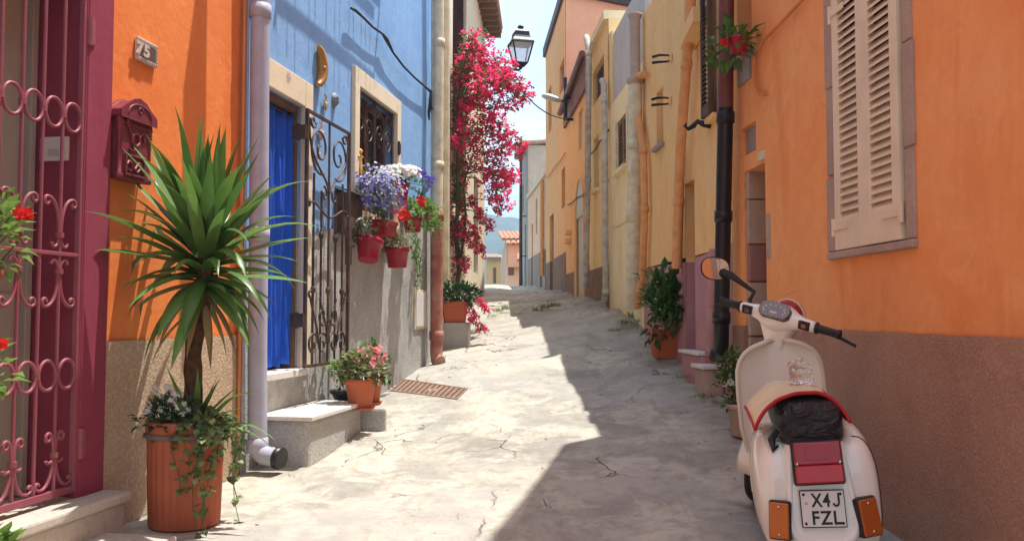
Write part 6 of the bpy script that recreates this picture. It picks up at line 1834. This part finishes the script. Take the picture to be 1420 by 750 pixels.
# tail light
RM = Matrix.Rotation(-math.atan(KT), 4, 'X')
def plane_at(z, off): return Matrix.Translation(ry(0, z, off)) @ RM
M2 = plane_at(.572, .004)
m = MB(); m.box(-.104, .104, -.028, .05, -.084, .084); m.xform(M2); tl_ = m.build('tail_light', K['rubber'], sct, bevel=.009)
for nm, x0, x1, z0, z1, mt in (('lens', -.097, .097, -.008, .077, 'lens_red'), ('lens', -.097, .097, -.077, -.0085, 'lens_red_light')):
    m = MB(); m.box(x0, x1, -.046, -.0275, z0, z1); m.xform(M2); m.build(nm, K[mt], tl_, bevel=.006, seg=3)
m = MB(); m.box(-.05, .05, -.0485, -.0462, .012, .060); m.xform(M2); m.build('lamp_window', K['lens_red'], tl_, bevel=.002)
for sg in (-1, 1):
    m = MB(); m.lathe([(.007, 0), (.007, .004), (.001, .005)], (0, 0, 0), 8); m.xform(M2 @ Matrix.Translation(V((sg * .087, -.046, -.002))) @ Matrix.Rotation(PI / 2, 4, 'X')); m.build('screw', K['chrome'], tl_)
# number plate
M2 = plane_at(.404, .010) @ Matrix.Rotation(.02, 4, 'Y')
m = MB(); m.box(-.091, .091, -.006, .002, -.070, .070); m.xform(M2); pl_ = m.build('number_plate', K['rubber'], sct, bevel=.003)
m = MB(); m.box(-.087, .087, -.0075, -.0055, -.066, .066); m.xform(M2); m.build('plate_face', K['plate'], pl_, bevel=.003)
for txt, zz in (('X4', .008), ('FZL', -.057)):
    vs, fs = text_faces(txt, .070, .0012, .0014)
    wmax = max(v.x for v in vs) - min(v.x for v in vs); k = (.118 if txt == 'FZL' else .078) / wmax; x0 = (max(v.x for v in vs) + min(v.x for v in vs)) / 2; xc = .012 if txt == 'FZL' else -.008
    m = MB(); m.add([V(((v.x - x0) * k + xc, -.0085 - v.z, zz + v.y)) for v in vs], fs); m.xform(M2); m.build('letters', K['rubber'], pl_)
jp = [(.066, .0575), (.066, .040), (.066, .024), (.064, .0155), (.058, .0105), (.051, .0105), (.0455, .0150), (.0440, .0205)]
m = MB(); L_, R_ = [], []
for q in range(len(jp)):
    a_, b_ = jp[max(q - 1, 0)], jp[min(q + 1, len(jp) - 1)]
    d_ = V((b_[0] - a_[0], 0, b_[1] - a_[1])).normalized(); n_ = V((-d_.z, 0, d_.x)) * .0040
    L_.append(V((jp[q][0], -.0097, jp[q][1])) + n_); R_.append(V((jp[q][0], -.0097, jp[q][1])) - n_)
m.ring_loft([L_, R_], cap=False, close=False, smooth=False); m.xform(M2); m.build('letters', K['rubber'], pl_, solid=.002)
for x, z in ((-.075, .054), (.075, .054), (-.075, -.054), (.075, -.054)):
    m = MB(); m.lathe([(.0055, 0), (.0055, .003), (.001, .004)], (0, 0, 0), 8); m.xform(M2 @ Matrix.Translation(V((x, -.0075, z))) @ Matrix.Rotation(PI / 2, 4, 'X')); m.build('screw', K['rubber'], pl_)
m = MB(); m.lathe([(.007, 0), (.007, .001), (.001, .0015)], (0, 0, 0), 12, fac=(1, .8)); m.xform(M2 @ Matrix.Translation(V((-.068, -.0075, .022))) @ Matrix.Rotation(PI / 2, 4, 'X')); m.build('emblem', K['grey_metal'], pl_)
m = MB(); m.box(-.10, .10, -.03, .05, .228, .25); m.xform(Matrix.Translation(V((0, .0, 0)))); m.build('tail_flap', K['paint2'], sct, bevel=.012)
# wheels
def wheel(yc, R=None):
    m = MB(); M3 = Matrix.Rotation(PI / 2, 3, 'Y')
    Rr = .212; m.lathe([(.13, -.035), (.175, -.048), (.20, -.04), (.21, -.02), (.212, 0), (.21, .02), (.20, .04), (.175, .048), (.13, .035)], V((0, yc, .212)), 36, M3, cap=False)
    if R: m.xform(R)
    w_ = m.build('wheel', K['tyre'], sct)
    m = MB(); m.lathe([(.001, -.03), (.09, -.03), (.13, -.036), (.132, 0), (.13, .036), (.09, .03), (.001, .03)], V((0, yc, .212)), 28, M3, cap=False)
    if R: m.xform(R)
    m.build('rim', K['paint2'], w_)
wheel(.31)
# floor board, leg shield
m = MB()
m.ring_loft([sring(.295, .235, .17, .17, .80, 0, e=.4), sring(.29, .235, .20, .2, .95, 0, e=.4), sring(.30, .24, .205, .2, 1.12, 0, e=.4), sring(.34, .27, .20, .19, 1.22, 0, e=.4)]); m.build('floor_board', K['paint2'], sct)
NU, NVV = 26, 30; rows = []
HW = lambda v: lerp_tab([(0, .185), (.12, .21), (.3, .235), (.6, .238), (.78, .232), (.86, .215), (.92, .185), (.96, .145), (.985, .10), (1, .06)], v)
def shield(u, v, off=0):
    z = .29 + .645 * v
    return V((HW(v) * u, 1.30 - .10 * v + .05 * (1 - v) ** 3 - .085 * abs(u) ** 2.2 * (1 - .3 * v) - off, z))
for j in range(NVV + 1):
    v = 1 - (1 - j / NVV) ** 1.4 if j > 0 else 0
    rows.append([shield(-1 + 2 * k / NU, v) for k in range(NU + 1)])
m = MB(); m.ring_loft(rows, cap=False, close=False); ls = m.build('leg_shield', K['paint'], sct, solid=.012)
edge = [r[0] for r in rows] + rows[-1][1:-1] + [r[-1] for r in rows[::-1]]
m = MB(); m.tube(edge, .013, 8); m.build('shield_trim', K['paint2'], ls)
# glove box on the inner side
m = MB(); rg = []
for off, kx in ((-.01, 1.08), (.035, 1.08), (.05, 1.05), (.054, .98)):
    rg.append([shield(0, .35) + V((x * kx, -off, z * kx)) for x, z in [(.185 * math.copysign(abs(math.cos(a)) ** .3, math.cos(a)), .06 + .135 * math.copysign(abs(math.sin(a)) ** .3, math.sin(a))) for a in [2 * PI * q / 32 for q in range(32)]]])
m.ring_loft(rg); gbx = m.build('glove_box', K['paint'], sct)
m = MB(); pts = [shield(0, .35) + V((x, -.055, z)) for x, z in [(.145 * math.copysign(abs(math.cos(a)) ** .35, math.cos(a)), .06 + .10 * math.copysign(abs(math.sin(a)) ** .35, math.sin(a))) for a in [2 * PI * q / 36 for q in range(36)]]]
m.tube(pts, .0035, 5, closed=True); m.build('lid_seam', K['paint2'], gbx)
# seat
m = MB(); m.ring_loft([sring(.76, .715, .06, .08, .10, .1), sring(.785, .70, .12, .13, .13, .1), sring(.79, .70, .13, .14, .3, 0), sring(.785, .69, .125, .13, .55, 0), sring(.77, .68, .09, .10, .70, 0), sring(.74, .70, .04, .05, .74, 0)]); m.build('seat', K['rubber'], sct)
# ---- steering group turned to the right
RS = Matrix.Translation(V((0, 1.25, .9))) @ Matrix.Rotation(math.radians(-36), 4, V((0, -math.sin(math.radians(27)), math.cos(math.radians(27))))) @ Matrix.Diagonal((1.12, 1, 1, 1)) @ Matrix.Translation(V((0, -1.25, -.9)))
hc = V((0, 1.235, 1.045))
m = MB(); rings = []
for x, a, b, zo, yo in ((-.205, .006, .006, .012, -.02), (-.203, .026, .026, .012, -.02), (-.19, .030, .030, .012, -.02), (-.14, .036, .033, .012, -.015), (-.10, .052, .044, .010, -.005), (-.065, .085, .062, .006, .01), (-.03, .112, .076, .002, .025), (0, .120, .080, 0, .03), (.03, .112, .076, .002, .025), (.065, .085, .062, .006, .01), (.10, .052, .044, .010, -.005), (.14, .036, .033, .012, -.015), (.19, .030, .030, .012, -.02), (.203, .026, .026, .012, -.02), (.205, .006, .006, .012, -.02)):
    rings.append([hc + V((x, yo + a * math.copysign(abs(math.cos(t)) ** .85, math.cos(t)), zo + b * math.copysign(abs(math.sin(t)) ** .85, math.sin(t)))) for t in [2 * PI * q / 24 for q in range(24)]])
m.ring_loft(rings); m.xform(RS); hs = m.build('headset', K['paint'], sct)
m = MB(); rings = []
for zz, rx, ryy, yo in ((-.15, .055, .06, .03), (-.11, .062, .065, .02), (-.06, .085, .075, .02), (-.01, .11, .09, .025)):
    rings.append([hc + V((rx * math.copysign(abs(math.cos(t)) ** .7, math.cos(t)), yo + ryy * math.copysign(abs(math.sin(t)) ** .7, math.sin(t)), zz)) for t in [2 * PI * q / 24 for q in range(24)]])
m.ring_loft(rings); m.xform(RS); m.build('steering_column', K['paint'], sct)
# speedometer: tilted oval with glass
MD = RS @ Matrix.Translation(hc + V((0, -.070, .048))) @ Matrix.Rotation(math.radians(56), 4, 'X')
outl = [(.080 * math.copysign(abs(math.cos(t)) ** .75, math.cos(t)), (.046 + .009 * math.cos(t) ** 2) * math.copysign(abs(math.sin(t)) ** .8, math.sin(t))) for t in [2 * PI * q / 32 for q in range(32)]]
m = MB(); m.ring_loft([[V((x * 1.05, y * 1.05, -.02)) for x, y in outl], [V((x * 1.05, y * 1.05, .004)) for x, y in outl], [V((x, y, .008)) for x, y in outl]]); m.xform(MD); dl = m.build('speedometer', K['dial'], hs)
m = MB(); m.ring_loft([[V((x * .98, y * .98, .0085)) for x, y in outl], [V((x * .93, y * .93, .012)) for x, y in outl]]); m.xform(MD); m.build('dial_glass', glassmat('dial_glass', (.5, .62, .68), .04, .22), dl)
m = MB()
for k in range(9):
    t = PI * (1.15 - 1.3 * k / 8); m.lathe([(.0045, .0092), (.001, .0098)], (.058 * math.cos(t), .028 * math.sin(t) - .004, 0), 6)
m.box(-.018, .018, -.022, -.012, .0086, .0096); m.xform(MD); m.build('dial_marks', K['plate'], dl)
# switch blocks, grips, levers
for sg in (-1, 1):
    m = MB(); m.box(sg * .155 - .028, sg * .155 + .028, -.012, .012, -.022, .022); m.xform(RS @ Matrix.Translation(hc + V((0, -.05, .010))) @ Matrix.Rotation(.15, 4, 'X')); sw_ = m.build('switch', K['rubber'], sct, bevel=.004)
    m = MB(); m.box(sg * .155 - .010, sg * .155 + .014, -.017, -.0125, -.010, .010); m.xform(RS @ Matrix.Translation(hc + V((0, -.05, .010))) @ Matrix.Rotation(.15, 4, 'X')); m.build('switch_button', K['lens_amber_dark' if sg > 0 else 'dial'], sw_, bevel=.002)
    m = MB(); c = hc + V((0, -.02, .012))
    m.tube([c + V((sg * x, 0, 0)) for x in (.203, .206, .214, .216, .225, .31, .32, .328, .331)], [.02, .030, .030, .022, .0215, .020, .024, .024, .016], 14); m.xform(RS); gp_ = m.build('grip', K['rubber'], sct)
    m = MB(); m.tube([c + V((sg * .20, .045, -.012)), c + V((sg * .23, .062, -.016)), c + V((sg * .31, .07, -.025)), c + V((sg * .385, .06, -.04)), c + V((sg * .39, .06, -.04))], [.010, .011, .009, .008, .010], 8); m.xform(RS); m.build('lever', K['iron_black'], sct)
# headlight with red cover
m = MB(); m.lathe([(.075, -.06), (.082, .01), (.080, .03), (.066, .045), (.03, .056), (.001, .058)], (0, 0, 0), 24); m.xform(RS @ Matrix.Translation(hc + V((0, .125, .018))) @ Matrix.Rotation(-PI / 2 + .15, 4, 'X')); hl = m.build('headlight', K['lens_red'], sct)
m = MB(); m.tube([V((.083 * math.cos(t), .083 * math.sin(t), .005)) for t in [2 * PI * q / 24 for q in range(24)]], .006, 6, closed=True); m.xform(RS @ Matrix.Translation(hc + V((0, .125, .018))) @ Matrix.Rotation(-PI / 2 + .15, 4, 'X')); m.build('headlight_rim', K['paint2'], hl)
# front wheel, fender
RW_ = RS
wheel(1.42, RW_)
m = MB(); rows = []
for q in range(13):
    t = math.radians(-10 + 190 * q / 12); row = []
    for k in range(9):
        x = -1 + k / 4
        R_ = .275 - .05 * abs(x) ** 2.5
        row.append(V((x * .085, 1.42 + R_ * math.cos(t), .215 + R_ * math.sin(t))))
    rows.append(row)
m.ring_loft(rows, cap=False, close=False); m.xform(RS); m.build('front_fender', K['paint'], sct, solid=.006)
m = MB(); m.tube([V((0, 1.26, .9)), V((0, 1.36, .45)), V((.07, 1.40, .3)), V((.07, 1.42, .212))], .022, 8); m.xform(RS); m.build('fork', K['paint2'], sct)
m = MB(); m.tube([V((-.14, .78, .24)), V((-.17, .62, .01)), V((-.20, .60, .008))], .011, 6); m.tube([V((.14, .78, .24)), V((.17, .62, .01)), V((.20, .60, .008))], .011, 6); m.tube([V((-.14, .78, .24)), V((.14, .78, .24))], .011, 6); m.build('stand', K['iron_black'], sct)
# mirror
mcw = P(992, 372.5, 4.74); q0 = RS @ (hc + V((-.165, .0, .03)))
Wd = (V((.62, -.75, .24)).normalized() - (mcw - V((0, 0, EYE))).normalized()).normalized()
nl = (MSI.to_3x3() @ Wd).normalized(); cl_ = MSI @ mcw
xl_ = V((0, 0, 1)).cross(nl).normalized(); yl_ = nl.cross(xl_); ang = math.radians(8)
xl_, yl_ = xl_ * math.cos(ang) + yl_ * -math.sin(ang), yl_ * math.cos(ang) + xl_ * math.sin(ang)
def mo_(k, off, sx=.094, sy=.062): return [cl_ + xl_ * sx * k * math.copysign(abs(math.cos(t)) ** .8, math.cos(t)) + yl_ * sy * k * math.copysign(abs(math.sin(t)) ** .8, math.sin(t)) + nl * off for t in [2 * PI * q / 32 for q in range(32)]]
m = MB(); m.ring_loft([mo_(.5, -.035), mo_(.85, -.028), mo_(1.0, -.012), mo_(1.05, .004), mo_(.99, .006), mo_(.97, .002)], cap=True)
e_ = cl_ + xl_ * .0 - nl * .02
mi = m.build('mirror', K['rubber'], sct)
m = MB(); m.add(mo_(.965, .0035), [tuple(range(32))]); m.build('mirror_glass', K['mirror'], mi)
p1_ = MSI @ P(1046, 405, 4.68); p2_ = MSI @ P(1014, 382, 4.73)
m = MB(); m.tube([q0 + V((0, 0, -.01)), q0 + V((0, 0, .03)), p1_, p1_.lerp(p2_, .5), p2_, cl_ + (p2_ - cl_) * .55 - nl * .015], [.012, .012, .011, .014, .02, .026], 10); m.build('mirror_stalk', K['rubber'], mi)
# ---- things lying on the scooter
bgt = loose('plastic_bag', 'black crumpled plastic bag wrapped round the scooter seat', 'plastic bag')
m = MB(); rings = []
for y_, zt_, zb_, w_ in ((.055, .735, .665, .06), (.062, .775, .63, .11), (.085, .795, .615, .135), (.14, .805, .61, .146), (.25, .808, .62, .150), (.38, .806, .64, .150), (.5, .80, .66, .145), (.6, .79, .68, .12), (.62, .77, .70, .06)):
    rg = sring(zt_, zb_, w_ * .93, w_, y_, .12, n=44, e=.62)
    rings.append([p + V((noise.noise(p * 16), noise.noise(p * 14 + V((3, 3, 3))), noise.noise(p * 15 + V((9, 1, 2))))) * .012 for p in rg])
m.ring_loft(rings); m.build('bag_skin', K['bag'], bgt, sub=1)
m = MB(); m.tube([V((-.145, .12, .69)), V((-.175, .10, .66)), V((-.17, .09, .62)), V((-.15, .10, .635))], [.012, .018, .012, .006], 7); m.build('knot', K['bag'], bgt)
ct = loose('seat_cloth', 'cream saddle cloth with red piping laid over the black bag', 'cloth')
NU, NVV = 30, 16; rows = []
for j in range(NVV + 1):
    v = j / NVV; row = []
    for k in range(NU + 1):
        u = -1 + 2 * k / NU
        x = -.012 + (.168 * math.sin(u * 1.15) / math.sin(1.15)) * (1.18 if u < 0 else 1) 
        drop = .115 * abs(u) ** 2.4 if u < 0 else .115 * abs(u) ** 2.6
        y_ = .125 + .50 * v - .035 * abs(u) ** 3 * (1 - v) + .03 * (1 - v) * (1 - u * u)
        z = .826 - drop * (1 - .15 * v) + .006 * math.sin(u * 7 + v * 5) * abs(u) - .02 * v + .004 * noise.noise(V((u * 3, v * 3, 1)))
        row.append(V((x - (.03 if u < -.6 else 0) * (abs(u) - .6) / .4, y_, z)))
    rows.append(row)
m = MB(); m.ring_loft(rows, cap=False, close=False); m.build('fabric', K['cloth'], ct, solid=.006)
m = MB(); m.tube(rows[0], .0085, 7); m.tube([r[0] for r in rows], .0085, 7); m.tube([r[-1] for r in rows], .0085, 7); m.build('red_piping', K['trim'], ct)
bt = loose('plastic_bottle', 'crumpled clear plastic container sitting on the saddle cloth', 'container')
bc = V((.02, .44, .868)); rings = []
for zz, r_ in ((-.052, .030), (-.05, .044), (-.042, .052), (-.03, .054), (-.02, .050), (-.008, .056), (.008, .055), (.018, .051), (.03, .055), (.04, .050), (.048, .036), (.05, .02)):
    rings.append([bc + V((r_ * 1.05 * math.copysign(abs(math.cos(t)) ** .7, math.cos(t)), r_ * math.copysign(abs(math.sin(t)) ** .7, math.sin(t)), zz)) * 1 + rv() * .007 for t in [2 * PI * q / 16 for q in range(16)]])
m = MB(); m.ring_loft(rings, smooth=False)
t = NT('clear_plastic'); t.out((.93, .94, .95), .06, t.bump(t.noise(40, 3), .4, .01), spec=.7)
t.b.inputs['Transmission Weight'].default_value = .92; t.b.inputs['IOR'].default_value = 1.3; t.b.inputs['Roughness'].default_value = .03
m.build('plastic_shell', t.m, bt)
m = MB(); m.lathe([(.017, .047), (.018, .05), (.018, .062), (.015, .064), (.001, .064)], bc, 14); m.build('cap', K['grey_metal'], bt)
